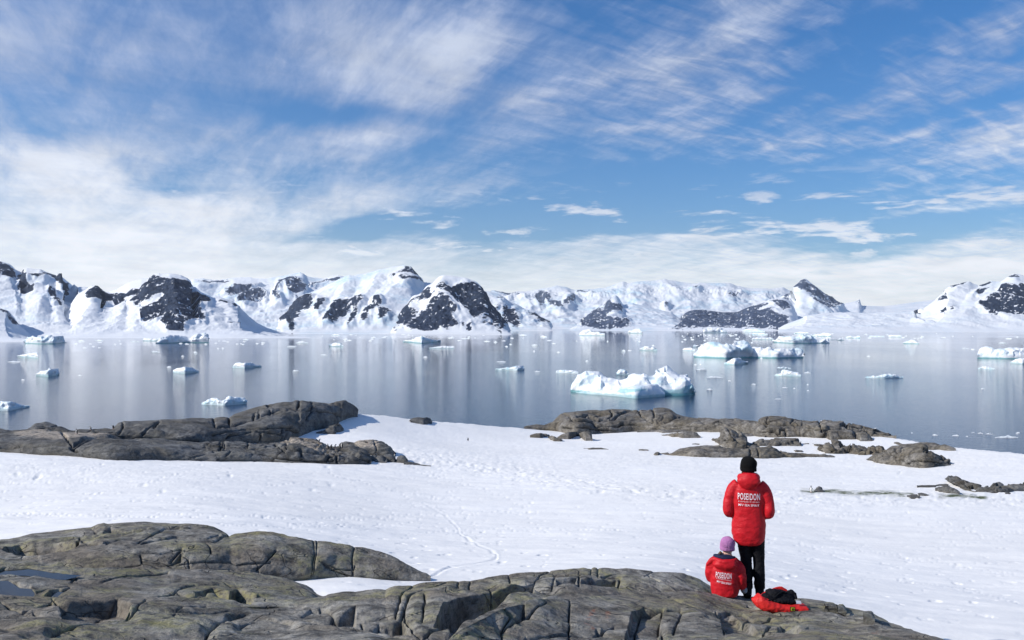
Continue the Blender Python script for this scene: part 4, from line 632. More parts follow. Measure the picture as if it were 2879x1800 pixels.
for i,(v,tp,b,D,lb) in enumerate([('F',"138,325 200,308 300,310 322,325",26,146,'oval rock lying in the snow left of the broad brown outcrop'),('F',"316,345 340,332 380,335 400,350 450,375",14,138,'two-lobed dark rock below the oval rock'),('F',"405,345 440,318 520,295 600,290 620,310",24,141,'dark rock tongue joined to the broad brown outcrop'),('F',"600,320 640,295 700,290 735,305 748,376",6,136,'smooth rock tongue pointing down the snow from the broad brown outcrop'),('F',"660,456 740,447 830,447 905,462",5,120,'long thin rock barely showing through the snow, centre right'),('F',"1195,470 1230,464 1290,472",6,117,'tiny dark rock showing through the snow right of the long thin one'),('F',"1408,322 1500,310 1600,305 1700,290 1760,300 1795,345",6,131,'flat wedge of rock in the snow below the low grey ledge'),('F',"1340,515 1365,492 1390,490 1412,514",5,95.5,'small pointed rock at the left end of the whaleback slab'),('F',"1715,412 1750,408 1785,413",4,124,'tiny flat rock above the whaleback slab'),('G',"530,405 570,398 600,402 602,410",4,103,'small flat stone on the snow above the whaleback slab')]):
    p=T(v,tp); k=VW[v][2]; rockmesh('rock',lb,p,np.array([[p[0,0],p[0,1]+b/k*KY+.3],[(p[0,0]+p[-1,0])/2,p[:,1].max()+b/k*KY+.6],[p[-1,0],p[-1,1]+b/k*KY*.6+.3]]),D,D+2.2,mat=MRr,amp=.25,fs=1.3,seed=110+i,nf=20,dx=.4,cat='rock',objname='rock')
# ---------------------------------------------------------------- bare bedrock in the foreground (part of the terrain)
def A2(*p): return np.array(p,float)
rockmesh('bedrock_far','smooth whaleback of bedrock',TT(('A',"-900,300 -600,250 0,195 60,190 130,175 220,150 400,130 520,115 620,100 660,82 705,72 730,78 870,72 980,70 1120,78 1290,95 1400,105 1470,125 1530,155 1560,178 1650,172 1760,162 1850,170 1950,192 2100,200 2250,212 2400,240"),('B',"400,5 520,45 600,90 680,140 746,182")),
 TT(('A',"-900,520 0,520 800,480 1400,475 1960,470 2177,464"),('B',"740,184")),A2((-150,11.2),(0,11.2),(200,12.2),(290,13),(430,14)),A2((-150,15),(0,16),(150,17),(250,16.5),(430,15.5)),mat=MR,kind='structure',objname='bedrock',amp=.16,fs=1.5,seed=200,nf=190,dx=.7,layer=.9,hold=.3,pil=.03,pilr=7,cw=.65,cd=.035,pw=.9,tang=.75,
 cracks=[('A',s) for s in ("2132,205 2140,300 2115,440","2156,205 2152,300 2130,430","960,300 970,350 1150,372","1160,350 1240,265 1100,290","1280,345 1290,388","1100,372 1300,360 1460,350 1560,350 1600,365 1800,360 1870,300","1740,400 1790,365 1830,362","2190,350 2300,400 2400,455","2205,350 2300,380 2400,388","2402,250 2400,450","0,240 150,275 300,275 420,262 520,240 600,215 780,205","545,155 520,200 480,250","560,190 700,205 850,178","620,110 660,130 720,125","750,100 850,130 900,125","960,218 1060,190 1180,178 1320,190 1480,180","940,215 1000,165 1120,115 1220,112","730,220 800,180 900,160","1390,215 1420,260 1430,300","330,370 560,385 800,370 960,360","150,300 260,295","360,400 440,345","1560,178 1450,215 1200,210","620,160 720,150 830,140 1000,120")]+[('B',s) for s in ("240,60 215,150","0,60 80,105 210,145","100,95 220,90")],
 bkd=[('A',"20,245 130,205 250,190 400,182 520,192 545,158 538,205 500,248 400,262 300,272 150,272",.30),('A',"570,195 700,200 780,188 840,176 760,212 600,222",.10),('A',"960,215 1100,180 1200,168 1320,180 1420,184 1300,192 1150,182 1050,206",.14),('A',"1150,355 1200,330 1240,270 1240,350 1180,365",.08),('A',"640,120 750,95 850,130 750,135",.08),('A',"1270,112 1330,118 1370,112 1300,128",.05)])
for i,(tp,D,lb) in enumerate([("1315,112 1325,96 1370,100 1378,116",16.2,'small loose stone on the crest of the left whaleback')]):
    p=T('A',tp); rockmesh('boulder',lb,p,np.array([[p[0,0],p[0,1]+2],[p[-1,0],p[-1,1]+2]]),D-.3,D+.2,mat=MR,amp=.03,fs=.3,seed=230+i,cat='stone',objname='stone',nf=16,dx=.4)
o2,V2=rockmesh('bedrock_mid','',T('A',"-900,470 -400,415 0,380 150,372 330,372 560,385 800,383 1150,378 1400,385 1700,412 1960,465 2080,510 2160,560 2222,597"),T('A',"-900,640 0,640 2100,650 2222,650"),A2((-150,8.2),(0,8.3),(330,9.6)),A2((-150,10.3),(0,10.4),(90,10.6),(170,11.2),(230,11.8),(330,12)),mat=MR,kind='structure',objname='bedrock',amp=.085,fs=1.1,seed=201,nf=150,dx=.7,layer=.8,prof='slope',conc=.3,tang=1.0,hold=.5,pil=.015,pilr=6,cw=.65,cd=.035,
 cracks=[('A',s) for s in ("0,455 180,432 330,450 520,460","520,440 480,480 700,480 900,430 1150,400","250,560 330,540 460,520","270,590 360,605 420,560 470,530","1080,585 1180,565 1240,510 1330,495 1500,490 1640,515 1760,560","1200,560 1300,590 1400,580","1700,620 1760,580 1950,620","60,500 100,540","0,395 60,370")],
 bkd=[('A',"-20,392 30,384 120,378 190,374 300,398 400,420 520,430 420,457 300,452 180,432 50,428 -20,440",.11),('A',"-20,480 60,475 130,520 200,525 240,570 220,592 -20,597",.11),('A',"298,588 340,560 400,545 432,550 400,582 340,594",.07),('A',"1320,552 1450,525 1560,560 1620,525 1765,590 1690,626 1560,612 1450,575 1330,580",.17)])
# meltwater pools lying level in the hollows
mp,tp_,bp_=newmat('pool_water'); bp_.inputs['Base Color'].default_value=(.012,.016,.022,1); bp_.inputs['Roughness'].default_value=.03; bp_.inputs['IOR'].default_value=1.33
for s in ("-60,392 30,384 120,378 190,374 300,398 400,420 520,430 420,457 300,452 180,432 50,428 -60,440","-60,480 60,475 130,520 200,525 240,570 220,592 -60,597","298,588 340,560 400,545 432,550 400,582 340,594"):
    P=T('A',s); c=P.mean(0); dz=[]
    for q in P:
        # level found from the surrounding rim
        xs=(V2[...,0]/V2[...,1]*F+CX-q[0])**2+((CZ-V2[...,2])/V2[...,1]*F+HY-q[1])**2; dz.append(V2[...,2].flat[int(np.argmin(xs))])
    z=float(np.percentile(dz,45))-.004
    Pn=c+(P-c)*1.12
    D=(CZ-z)*F/(Pn[:,1]-HY); V=up(Pn[:,0],Pn[:,1],D); me=bpy.data.meshes.new('meltwater_pool'); me.from_pydata([tuple(v) for v in V],[],[tuple(range(len(V)))]); me.update()
    o=link('meltwater_pool',me,mp); tag(o,kind='structure')
crest=TT(('A',"-900,640 0,598 350,592 800,598 1200,610 1700,640 2000,625 2100,612 2222,597"),('B',"60,298 150,285 240,288 330,268 450,268 480,248 510,238 640,222 720,205 870,188 1000,180 1180,150 1300,132 1460,126 1560,118 1700,112 1840,112 1865,104 1890,113 2010,118 2080,108 2250,112 2270,122"),('C',"50,140 100,150 200,190 290,243 400,300"))
rockmesh('bedrock_near','',crest,np.array([(-200,668),(760,668)],float),A2((-150,4.9),(420,4.9),(520,6.4),(727,8.6)),A2((-150,8.4),(0,8.6),(170,8.9),(320,10),(480,11),(620,12),(700,12.3),(760,12)),mat=MR,kind='structure',objname='bedrock',amp=.12,fs=1.0,seed=202,nf=240,dx=.7,layer=.9,prof='slope',conc=.25,tang=1.0,hold=.4,pil=.035,pilr=9,cw=.7,cd=.05,sm=20,
 cracks=[('A',s) for s in ("0,640 100,680 150,710 220,720","150,710 240,665 350,640","350,600 420,690 430,745 600,748 860,735 930,680 960,640 1000,600","230,710 330,745 420,740","640,765 860,738 880,700","1180,705 1240,655","2060,715 2120,690 2230,690 2280,740 2200,765 2060,742","1390,870 1450,775 1560,720 1700,690 2050,680","1640,760 1850,745 2060,742","930,680 1300,690 1560,680 1700,690","640,700 720,640 800,600","0,740 150,730 330,745","1000,640 1100,650 1400,640","350,870 600,790 900,760")]+[('B',s) for s in ("80,470 300,450 515,430 540,350 560,295 635,228","560,430 600,330 720,262 800,232 860,195","570,380 580,440 640,510 700,530 760,500 900,480","700,440 712,320","1010,250 1022,185","930,260 942,190","1290,210 1285,140","1165,370 1160,265","1440,290 1460,225 1490,150 1560,120","1450,265 1500,300 1570,297 1585,240 1590,170","1745,295 1757,175","1460,215 1500,165 1600,158 1760,165 1880,168","1840,165 1850,107","1880,185 1888,112","1910,185 2040,155 2200,180 2262,122","2230,182 2300,225 2400,250","2030,270 2040,200 1910,185","0,470 300,500 560,535 700,540","880,480 905,520 870,560 600,540","290,500 280,470","390,515 400,470","640,230 610,260 720,262","0,395 60,400 90,440 60,470")],
 bkd=[('A',"400,650 600,625 800,606 900,655 850,722 600,742 430,742",.15),('B',"1160,300 1300,265 1455,235 1440,330 1300,345 1200,385 1100,435 950,495 900,525 885,490 780,480 840,385 950,345",.30),('B',"240,492 440,472 556,436 630,520 400,520 290,502",.18),('B',"0,482 80,475 240,495 200,515 0,500",.1),('B',"1600,290 1730,290 1735,215 1600,230",.12),('B',"1765,285 1900,280 2020,265 2010,215 1770,225",.12),('A',"2260,740 2419,700 2419,770 2280,765",.10)])
crest4=TT(('B',"860,600 900,560 1000,490 1120,425 1250,362 1385,336 1400,318 1480,302 1600,310 1700,308 2000,285 2370,262"),('C',"120,255 200,250 300,268 480,285 640,292 850,300 950,308 1050,322 1140,345 1200,366 1330,392 1400,410 1500,460 1600,490 1700,530 1800,565 1860,585 2000,640 2200,720"))
o4,V4=rockmesh('bedrock_ledge','',crest4,np.array([(400,668),(1100,668)],float),A2((400,4.7),(560,5.0),(1100,5.2)),A2((440,5.2),(524,8.0),(590,9.4),(668,10.6),(750,11.4),(840,11.0),(880,10.2),(930,8.4),(985,6.6)),mat=MR,kind='structure',objname='bedrock',amp=.085,fs=.9,seed=203,nf=230,dx=.6,layer=.9,prof='slope',conc=.25,tang=1.0,hold=.3,pil=.02,pilr=8,cw=.7,cd=.055,sm=20,
 cracks=[('B',s) for s in ("1700,312 1690,420 1697,560","1240,500 1320,455 1400,425","1400,540 1560,545 1700,530 1850,540 2000,500","1240,562 1100,560 990,568","2330,410 2300,500 2330,580","1250,362 1300,420 1240,500 1250,580","1385,336 1380,420","1400,420 1480,360 1540,330","2120,580 2180,400 2330,405","1880,520 2060,560")]+[('C',s) for s in ("0,410 80,402 92,440 30,560","320,388 345,440 380,580","330,400 420,385 500,395 570,432 540,480 480,500 400,495","880,560 960,520 1090,510 1300,535 1400,540","1370,450 1500,462 1640,500","300,390 200,378 0,300","540,340 760,400 940,400 1150,430 1370,450","600,470 700,420 900,440","640,580 740,500 860,540")],
 bkd=[('C',"330,392 420,388 470,420 520,500 600,560 700,585 392,585 350,480",.08),('B',"2120,420 2200,385 2330,415 2300,585 2050,585 2100,500",.08),('C',"760,480 860,500 930,540 860,585 740,585",.07),('C',"540,425 575,440 550,495 430,500 500,470",.08)],
 orange=[('B',"1800,470 1855,400 1865,415 1825,462 1865,520 1855,525 1810,485"),('B',"1940,440 1965,430 1970,470 1945,470"),('B',"2105,455 2140,443 2135,470"),('C',"1385,540 1425,535 1420,555")])
for i,(tp,D,lb) in enumerate([("1060,338 1080,326 1110,328 1142,342 1144,352",10.7,'flat stone on the rock crest right of the red bag'),("1150,350 1160,338 1185,340 1205,360 1210,378",10.6,'small upright stone right of the flat stone on the crest'),("1325,400 1340,390 1385,388 1408,405 1400,440",9.6,'pale square stone at the right end of the rock crest')]):
    p=T('C',tp); rockmesh('stone',lb,p,np.array([[p[0,0],p[0,1]+3.5],[p[-1,0],p[-1,1]+3]]),D-.5,D+.1,mat=MR,amp=.03,fs=.35,seed=240+i,cat='stone',objname='stone',nf=20,dx=.4)
bv4=BVHTree.FromPolygons([tuple(v) for v in V4.reshape(-1,3)],[tuple(f) for f in gridfaces(*V4.shape[:2])])
def ground4(x,y):
    h=bv4.ray_cast(Vector((x,y,30)),Vector((0,0,-1))); return h[0].z if h[0] is not None else None
# ---------------------------------------------------------------- where a line of sight meets the ground
def bvh(V): return BVHTree.FromPolygons([tuple(v) for v in V.reshape(-1,3)],[tuple(f) for f in gridfaces(*V.shape[:2])])
SURF=[bv4,bvh(SV[::2,::2])]+[bvh(v) for v in KEEP]
def hitpx(px,py,which=None):
    d=Vector(((px-CX)/F,1,-(py-HY)/F)).normalized(); best=None
    for s in (SURF if which is None else [SURF[w] for w in which]):
        h=s.ray_cast(Vector((0,0,CZ)),d)
        if h[0] is not None and (best is None or h[3]<best[1]): best=(h[0],h[3])
    return best[0] if best else hitpx(px,py+1.5,which)
# ---------------------------------------------------------------- cloth and skin
def mat_cloth(name,col,rough=.55,fold=.004,sc=14,knit=0):
    m,t,b=newmat(name); g=t.node('ShaderNodeTexCoord').outputs['Object']; n=t.noise(t.map(g,(1,1,1.8)),sc,5,.6); n2=t.noise(g,sc*9,3)
    c=t.mix(t.mr(n,.3,.7),[x*.85 for x in col],[min(1,x*1.12) for x in col]); t.l.new(c,b.inputs['Base Color'])
    b.inputs['Roughness'].default_value=rough; b.inputs['Specular IOR Level'].default_value=.22; b.inputs['Sheen Weight'].default_value=0
    h=t.math('ADD',n,t.math('MULTIPLY',n2,.06)); bump(t,b,h,fold*3,.8); return m
RED=mat_cloth('red_shell_fabric',(.53,.012,.02),.5,.006,9); NAVY=mat_cloth('navy_fabric',(.012,.018,.05),.7); BLK=mat_cloth('black_trousers',(.004,.0045,.007),.8,.006,11); KNB=mat_cloth('black_knit',(.003,.0033,.004),.95,.004,60)
KNP=mat_cloth('mauve_knit',(.44,.19,.40),.9,.003,60); BOOT=mat_cloth('black_boot_rubber',(.005,.005,.007),.6,.003,20); SKIN=mat_plain('skin',(.55,.33,.25),.5); HAIR=mat_plain('brown_hair',(.10,.055,.03),.6,.3,80,.002)
WHT=mat_plain('white_print',(.80,.74,.78),.6,.02); GLV=mat_cloth('grey_glove_fabric',(.36,.42,.45),.8); REDB=mat_cloth('red_bag_fabric',(.60,.025,.022),.5,.006,10); YEL=mat_plain('yellow_patch',(.55,.48,.03),.6); GRY=mat_plain('grey_label',(.50,.52,.58),.6)
BEAK=mat_plain('orange_beak',(.60,.16,.04),.5)
def tomesh(o,name):
    dg=bpy.context.evaluated_depsgraph_get(); me=bpy.data.meshes.new_from_object(o.evaluated_get(dg)); me.name=name
    old=o.data; o.modifiers.clear(); o.data=me; bpy.data.meshes.remove(old); return o
def ring_loft(rings,n=40,ex=2.3):
    # rings: (cx,cy,z,rx,ry[,tiltback]) closed at both ends
    V=[];Fc=[]
    for r in rings:
        cx,cy,z,rx,ry=r[:5]; tl=r[5] if len(r)>5 else 0
        for k in range(n):
            a=2*math.pi*k/n; c,s=math.cos(a),math.sin(a); x=rx*math.copysign(abs(c)**(2/ex),c); y=ry*math.copysign(abs(s)**(2/ex),s)
            V.append((cx+x,cy+y,z+tl*y))
    for i in range(len(rings)-1):
        for k in range(n): Fc.append((i*n+k,i*n+(k+1)%n,(i+1)*n+(k+1)%n,(i+1)*n+k))
    for i,rev in ((0,True),(len(rings)-1,False)):
        r=[i*n+k for k in range(n)]; Fc.append(tuple(reversed(r)) if rev else tuple(r))
    return V,Fc
def tube(P,Rr,n=20):
    P=[Vector(p) for p in P]; V=[];Fc=[]
    for i,p in enumerate(P):
        t=(P[min(i+1,len(P)-1)]-P[max(i-1,0)]).normalized()
        if i==0: a=t.orthogonal().normalized()
        else: a=(a-t*a.dot(t)).normalized()
        b=t.cross(a).normalized()
        for k in range(n): q=2*math.pi*k/n; V.append(tuple(p+a*(Rr[i]*math.cos(q))+b*(Rr[i]*math.sin(q))))
    for i in range(len(P)-1):
        for k in range(n): Fc.append((i*n+k,i*n+(k+1)%n,(i+1)*n+(k+1)%n,(i+1)*n+k))
    Fc.append(tuple(reversed(range(n)))); Fc.append(tuple(range((len(P)-1)*n,len(P)*n))); return V,Fc
def curve_pts(P,Rr,m=6):
    P=np.array(P,float); n=len(P); t=np.linspace(0,n-1,(n-1)*m+1); out=[];
    for tt in t:
        i=min(int(tt),n-2); u=tt-i; p0=P[max(i-1,0)];p1=P[i];p2=P[i+1];p3=P[min(i+2,n-1)]
        out.append(tuple(.5*((2*p1)+(-p0+p2)*u+(2*p0-5*p1+4*p2-p3)*u*u+(-p0+3*p1-3*p2+p3)*u**3)))
    return out,list(np.interp(t,range(n),Rr))
def ellipsoid(c,r,n=24,m=16,f=None):
    V=[];Fc=[]
    for i in range(m+1):
        th=math.pi*i/m
        for k in range(n):
            a=2*math.pi*k/n; v=Vector((math.sin(th)*math.cos(a),math.sin(th)*math.sin(a),math.cos(th))); v=f(v) if f else v
            V.append((c[0]+r[0]*v.x,c[1]+r[1]*v.y,c[2]+r[2]*v.z))
    for i in range(m):
        for k in range(n): Fc.append((i*n+k,(i+1)*n+k,(i+1)*n+(k+1)%n,i*n+(k+1)%n))
    return V,Fc
def merged(name,pieces,mat,parent,vox=.011,wr=.006,ws=9,seed=0,smooth=5,keepfn=None):
    V=[];Fc=[]
    for v,f in pieces: o=len(V); V+=v; Fc+=[tuple(i+o for i in q) for q in f]
    me=bpy.data.meshes.new(name); me.from_pydata(V,[],Fc); me.update(); o=link(name,me,None,parent)
    r=o.modifiers.new('r','REMESH'); r.mode='VOXEL'; r.voxel_size=vox; s=o.modifiers.new('s','SMOOTH'); s.factor=.6; s.iterations=smooth
    tomesh(o,name); me=o.data; n=len(me.vertices); co=np.empty(n*3,np.float32); me.vertices.foreach_get('co',co); co=co.reshape(-1,3).astype(float)
    no=np.empty(n*3,np.float32); me.vertices.foreach_get('normal',no); no=no.reshape(-1,3)
    if wr:
        d=ridged(co*np.array([ws*.7,ws*.7,ws*1.5])+.6*fbm(co*5,2,seed)[:,None],3,seed)*.5+fbm(co*ws*2.2,3,seed+2)*.6
        if keepfn is not None: d=d*keepfn(co)
        co=co+no*(wr*d)[:,None]; me.vertices.foreach_set('co',co.astype(np.float32).ravel()); me.update()
    me.materials.append(mat); me.polygons.foreach_set('use_smooth',np.ones(len(me.polygons),bool)); return o
def skin_body(name,joints,edges,parent,mat,lv=2):
    me=bpy.data.meshes.new(name); me.from_pydata([j[:3] for j in joints],edges,[]); me.update(); o=link(name,me,None,parent)
    o.modifiers.new('k','SKIN'); sv=me.skin_vertices[0].data
    for i,j in enumerate(joints): r=j[3]; sv[i].radius=(r,j[4] if len(j)>4 else r)
    sv[0].use_root=True
    s=o.modifiers.new('s','SUBSURF'); s.levels=lv; s.render_levels=lv
    tomesh(o,name); o.data.materials.append(mat); o.data.polygons.foreach_set('use_smooth',np.ones(len(o.data.polygons),bool)); return o
def person_joints(J):
    # J: dict of key positions; returns joints and edges of one continuous body with five-fingered hands
    jt=[];ed=[]
    def add(p,r,par=None):
        jt.append((*p,r)) ; i=len(jt)-1
        if par is not None: ed.append((par,i))
        return i
    pel=add(J['pelvis'],.12); wa=add(J['waist'],.11,pel); ch=add(J['chest'],.125,wa); nk=add(J['neck'],.05,ch); h=J['head']
    hd0=add((h[0],h[1]+.01,h[2]-.06),.062,nk); hd=add(h,.082,hd0); ht=add((h[0],h[1]-.01,h[2]+.075),.062,hd)
    add((h[0],h[1]+.105,h[2]-.02),.011,hd)                        # nose
    for s in (-1,1): add((h[0]+s*.085,h[1]-.005,h[2]-.015),.012,hd)   # ears
    for s,k in ((-1,'l'),(1,'r')):
        sh=add(J['sh'+k],.06,ch); el=add(J['el'+k],.045,sh); w=add(J['wr'+k],.028,el); d=(Vector(J['ha'+k])-Vector(J['wr'+k])); dn=d.normalized()
        pm=add(tuple(Vector(J['wr'+k])+dn*.05),.030,w); sd=dn.cross(Vector((0,0,1))).normalized()*(.021)
        kn=add(tuple(Vector(J['wr'+k])+dn*.085),.024,pm)
        for q,ln in ((-1.5,.062),(-.5,.078),(.5,.084),(1.5,.072)):
            a=Vector(J['wr'+k])+dn*.095+sd*q; f1=add(tuple(a+dn*.012),.0095,kn); f2=add(tuple(a+dn*(ln*.55)+Vector((0,0,-.012))),.0085,f1); add(tuple(a+dn*(ln*.85)+Vector((0,0,-.034))),.0075,f2)
        a=Vector(J['wr'+k])+dn*.035-sd*1.6*s; t1=add(tuple(a),.012,pm); t2=add(tuple(a-sd*.9*s+dn*.035+Vector((0,0,.004))),.0105,t1); add(tuple(a-sd*.8*s+dn*.062),.009,t2)
        hp=add(J['hip'+k],.095,pel); kn_=add(J['kn'+k],.062,hp); an=add(J['an'+k],.042,kn_); to=Vector(J['to'+k]); add(tuple(to),.032,an)
    return jt,ed
def text_on(target,words,cx,cz,w,h,parent,name='lettering',bold=.0,rot=0,shear=0,gap=1.0):
    cu=bpy.data.curves.new(name,'FONT'); cu.body=words; cu.offset=bold; cu.space_character=gap; cu.resolution_u=3
    o=bpy.data.objects.new(name,cu); COL.objects.link(o); dg=bpy.context.evaluated_depsgraph_get(); dg.update(); me=bpy.data.meshes.new_from_object(o.evaluated_get(dg)); bpy.data.objects.remove(o)
    co=np.empty(len(me.vertices)*3,np.float32); me.vertices.foreach_get('co',co); co=co.reshape(-1,3); mn,mx=co.min(0),co.max(0)
    tv=[v.co.copy() for v in target.data.vertices]; tf=[tuple(p.vertices) for p in target.data.polygons]; bt=BVHTree.FromPolygons(tv,tf)
    u=((co[:,0]-mn[0])/(mx[0]-mn[0])-.5)*w; v=((co[:,1]-mn[1])/(mx[1]-mn[1])-.5)*h
    c_,s_=math.cos(rot),math.sin(rot); x=cx+u*c_-v*s_; z=cz+u*s_+v*c_; out=[]
    for a,b in zip(x,z):
        hh=bt.ray_cast(Vector((a,-2,b)),Vector((0,1,0))); out.append((a,(hh[0].y if hh[0] is not None else 0)-.011,b))
    me.vertices.foreach_set('co',np.array(out,np.float32).ravel()); me.update(); return link(name,me,WHT,parent)
def beanie(name,c,rx,rz,mat,parent,ribs=36,amp=.003,tilt=0):
    V=[];Fc=[];n=144;prof=[(-.62,.93),(-.60,1.0),(-.45,1.03),(-.28,1.03),(-.22,1.0),(-.1,1.03),(.15,1.04),(.4,.99),(.6,.88),(.78,.70),(.91,.46),(.975,.24),(1.0,.02)]
    zz=np.linspace(-.62,1,34); rr=np.interp(zz,[p[0] for p in prof],[p[1] for p in prof])
    for i,(z,r) in enumerate(zip(zz,rr)):
        for k in range(n):
            a=2*math.pi*k/n; q=r*rx+amp*math.cos(a*ribs)*min(1,r)+.004*math.sin(3*a+z*5); V.append((c[0]+q*math.cos(a),c[1]+q*1.08*math.sin(a)+tilt*z*rz,c[2]+z*rz))
    for i in range(33):
        for k in range(n): Fc.append((i*n+k,i*n+(k+1)%n,(i+1)*n+(k+1)%n,(i+1)*n+k))
    Fc.append(tuple(range(33*n,34*n))); Fc.append(tuple(reversed(range(n)))); me=bpy.data.meshes.new(name); me.from_pydata(V,[],Fc); me.update(); me.polygons.foreach_set('use_smooth',np.ones(len(me.polygons),bool)); return link(name,me,mat,parent)
def person(loc,label,rz=0,scale=1):
    o=bpy.data.objects.new('person',None); COL.objects.link(o); o.location=loc; o.rotation_euler=(0,0,rz); o.scale=(scale,)*3; tag(o,label,'person'); return o
# ---- standing
f0=hitpx(748.6,597.9,[0]); S1=person(f0,'standing person in red jacket, black beanie and black trousers, back turned',-R_(14)); S1.scale=(1.0,1.0,1.052)
J=dict(pelvis=(.02,0,.90),waist=(.01,0,1.06),chest=(0,0,1.28),neck=(0,.0,1.50),head=(.0,.015,1.635),shl=(-.18,0,1.41),ell=(-.26,-.03,1.10),wrl=(-.10,.24,1.12),hal=(-.02,.30,1.16),shr=(.18,0,1.41),elr=(.26,-.03,1.10),wrr=(.10,.24,1.12),har=(.02,.30,1.16),
 hipl=(-.065,0,.86),knl=(-.035,.01,.48),anl=(-.015,-.04,.09),tol=(-.03,.10,.035),hipr=(.115,0,.86),knr=(.13,.02,.48),anr=(.14,.02,.10),tor=(.16,.16,.04))
jt,ed=person_joints(J); body=skin_body('body',jt,ed,S1,SKIN)
def keep_panel(cx,z0,z1,w):
    return lambda co: 1-.8*np.exp(-((co[:,0]-cx)/w)**4)*sst(z0-.03,z0,co[:,2])*(1-sst(z1,z1+.03,co[:,2]))*(co[:,1]<0)
sl=[]
for s in (-1,1):
    P,Rr=curve_pts([(s*.13,0,1.42),(s*.200,-.005,1.355),(s*.250,-.015,1.22),(s*.258,-.035,1.085),(s*.20,.09,1.06),(s*.11,.23,1.12)],[.080,.080,.071,.066,.060,.052]); sl.append(tube(P,Rr))
tor,fr_=ring_loft([(0,0,.70,.12,.08),(0,0,.705,.165,.12,.25),(0,0,.745,.200,.138,.2),(0,0,.83,.216,.148),(0,0,.95,.214,.144),(0,0,1.04,.202,.134),(0,0,1.15,.200,.132),(0,0,1.28,.205,.135),(0,0,1.37,.195,.13),(0,0,1.43,.155,.115),(0,.0,1.475,.12,.10),(0,.01,1.52,.088,.092),(0,.015,1.575,.082,.088),(0,.015,1.585,.06,.06)])
hoodf=lambda v: Vector((v.x*(1-.35*max(0,-v.z)),v.y,v.z))
hp,hf=ellipsoid((0,-.115,1.478),(.150,.062,.098),f=hoodf)
P,Rr=curve_pts([(-.115,.02,1.50),(-.10,-.07,1.535),(0,-.115,1.548),(.10,-.07,1.535),(.115,.02,1.50)],[.030,.036,.038,.036,.030])
jk=merged('jacket',[(tor,fr_),(hp,hf),tube(P,Rr)]+sl,RED,S1,.0105,.009,5,3,4,keep_panel(0,1.17,1.34,.13))
text_on(jk,'POSEIDON',0.0,1.297,.28,.082,jk,bold=.013,gap=1.13); text_on(jk,'EXPEDITIONS',0.0,1.232,.262,.016,jk,bold=.0,gap=1.35); text_on(jk,'M/V SEA SPIRIT',0.0,1.190,.262,.028,jk,bold=.012,gap=1.05)
P,Rr=curve_pts([(.025,-.085,1.568),(.085,-.055,1.562),(.112,.0,1.535),(.12,.04,1.51)],[.012,.022,.024,.012]); merged('hood_lining',[tube(P,Rr)],NAVY,jk,.007,.002,20,4,2)
# hem seam across the lower back
seam=[]
for a in np.linspace(-.17,.17,16): seam.append((a,-math.sqrt(max(0,1-(a/.20)**2))*.139-.006,1.045))
tr=[]
for s,k in ((-1,'l'),(1,'r')):
    hip,kn_,an=J['hip'+k],J['kn'+k],J['an'+k]
    P,Rr=curve_pts([(hip[0],hip[1],.92),(hip[0]*.98,0,.76),(kn_[0],kn_[1],.50),((kn_[0]+an[0])/2,-.01,.30),(an[0],an[1]+.01,.12)],[.098,.090,.071,.070,.064]); tr.append(tube(P,Rr))
tr.append(ellipsoid((.02,0,.88),(.165,.12,.12)))
merged('trousers',tr,BLK,S1,.010,.011,10,8,3)
for k in ('l','r'):
    an,to=J['an'+k],J['to'+k]; a=Vector(an)
    P,Rr=curve_pts([(an[0],an[1],.22),(an[0],an[1],.12),(an[0],an[1]-.01,.065),((an[0]+to[0])/2,(an[1]+to[1])/2,.052),(to[0],to[1],.045),(to[0]*1.05,to[1]+.03,.04)],[.058,.056,.054,.052,.046,.03]); merged('boot',[tube(P,Rr)],BOOT,S1,.009,.003,20,11,2)
beanie('beanie',(.0,.012,1.665),.102,.115,KNB,S1,40,.002)
P,Rr=curve_pts([(-.078,-.02,1.60),(-.085,-.035,1.57),(-.09,-.03,1.55)],[.010,.009,.004]); merged('hair',[tube(P,Rr)],HAIR,S1,.005,0,1,0,1)
# ---- seated
s0=hitpx(725,594.6,[0]); S2=person(s0,'seated person in red jacket and mauve knit beanie, beside the standing one',-R_(12),.965)
J=dict(pelvis=(0,0,.11),waist=(0,.0,.22),chest=(.0,.01,.38),neck=(.03,.04,.545),head=(.035,.06,.635),shl=(-.15,.01,.42),ell=(-.19,.04,.20),wrl=(-.12,.26,.22),hal=(-.06,.34,.24),shr=(.15,.01,.42),elr=(.215,-.01,.20),wrr=(.245,.06,.085),har=(.265,.10,.03),
 hipl=(-.09,.06,.09),knl=(-.10,.40,.16),anl=(-.11,.62,-.08),tol=(-.12,.74,-.12),hipr=(.09,.06,.09),knr=(.10,.40,.16),anr=(.12,.62,-.08),tor=(.13,.74,-.12))
jt,ed=person_joints(J); skin_body('body',jt,ed,S2,SKIN)
sl=[]
P,Rr=curve_pts([(-.10,.01,.43),(-.165,.01,.385),(-.185,.03,.26),(-.165,.10,.19),(-.12,.22,.21)],[.08,.082,.074,.066,.055]); sl.append(tube(P,Rr))
P,Rr=curve_pts([(.10,.01,.43),(.17,.0,.38),(.205,-.01,.26),(.212,.0,.17),(.235,.045,.11)],[.08,.084,.074,.068,.052]); sl.append(tube(P,Rr))
tor,fr_=ring_loft([(0,0,-.005,.13,.12),(0,0,.01,.172,.148),(0,0,.07,.185,.155),(0,0,.16,.188,.15),(0,0,.26,.192,.142),(0,0,.36,.19,.13),(.005,.01,.42,.16,.115),(.015,.02,.465,.12,.10),(.02,.03,.50,.095,.09)])
hp,hf=ellipsoid((-.005,-.095,.425),(.155,.068,.085),f=hoodf)
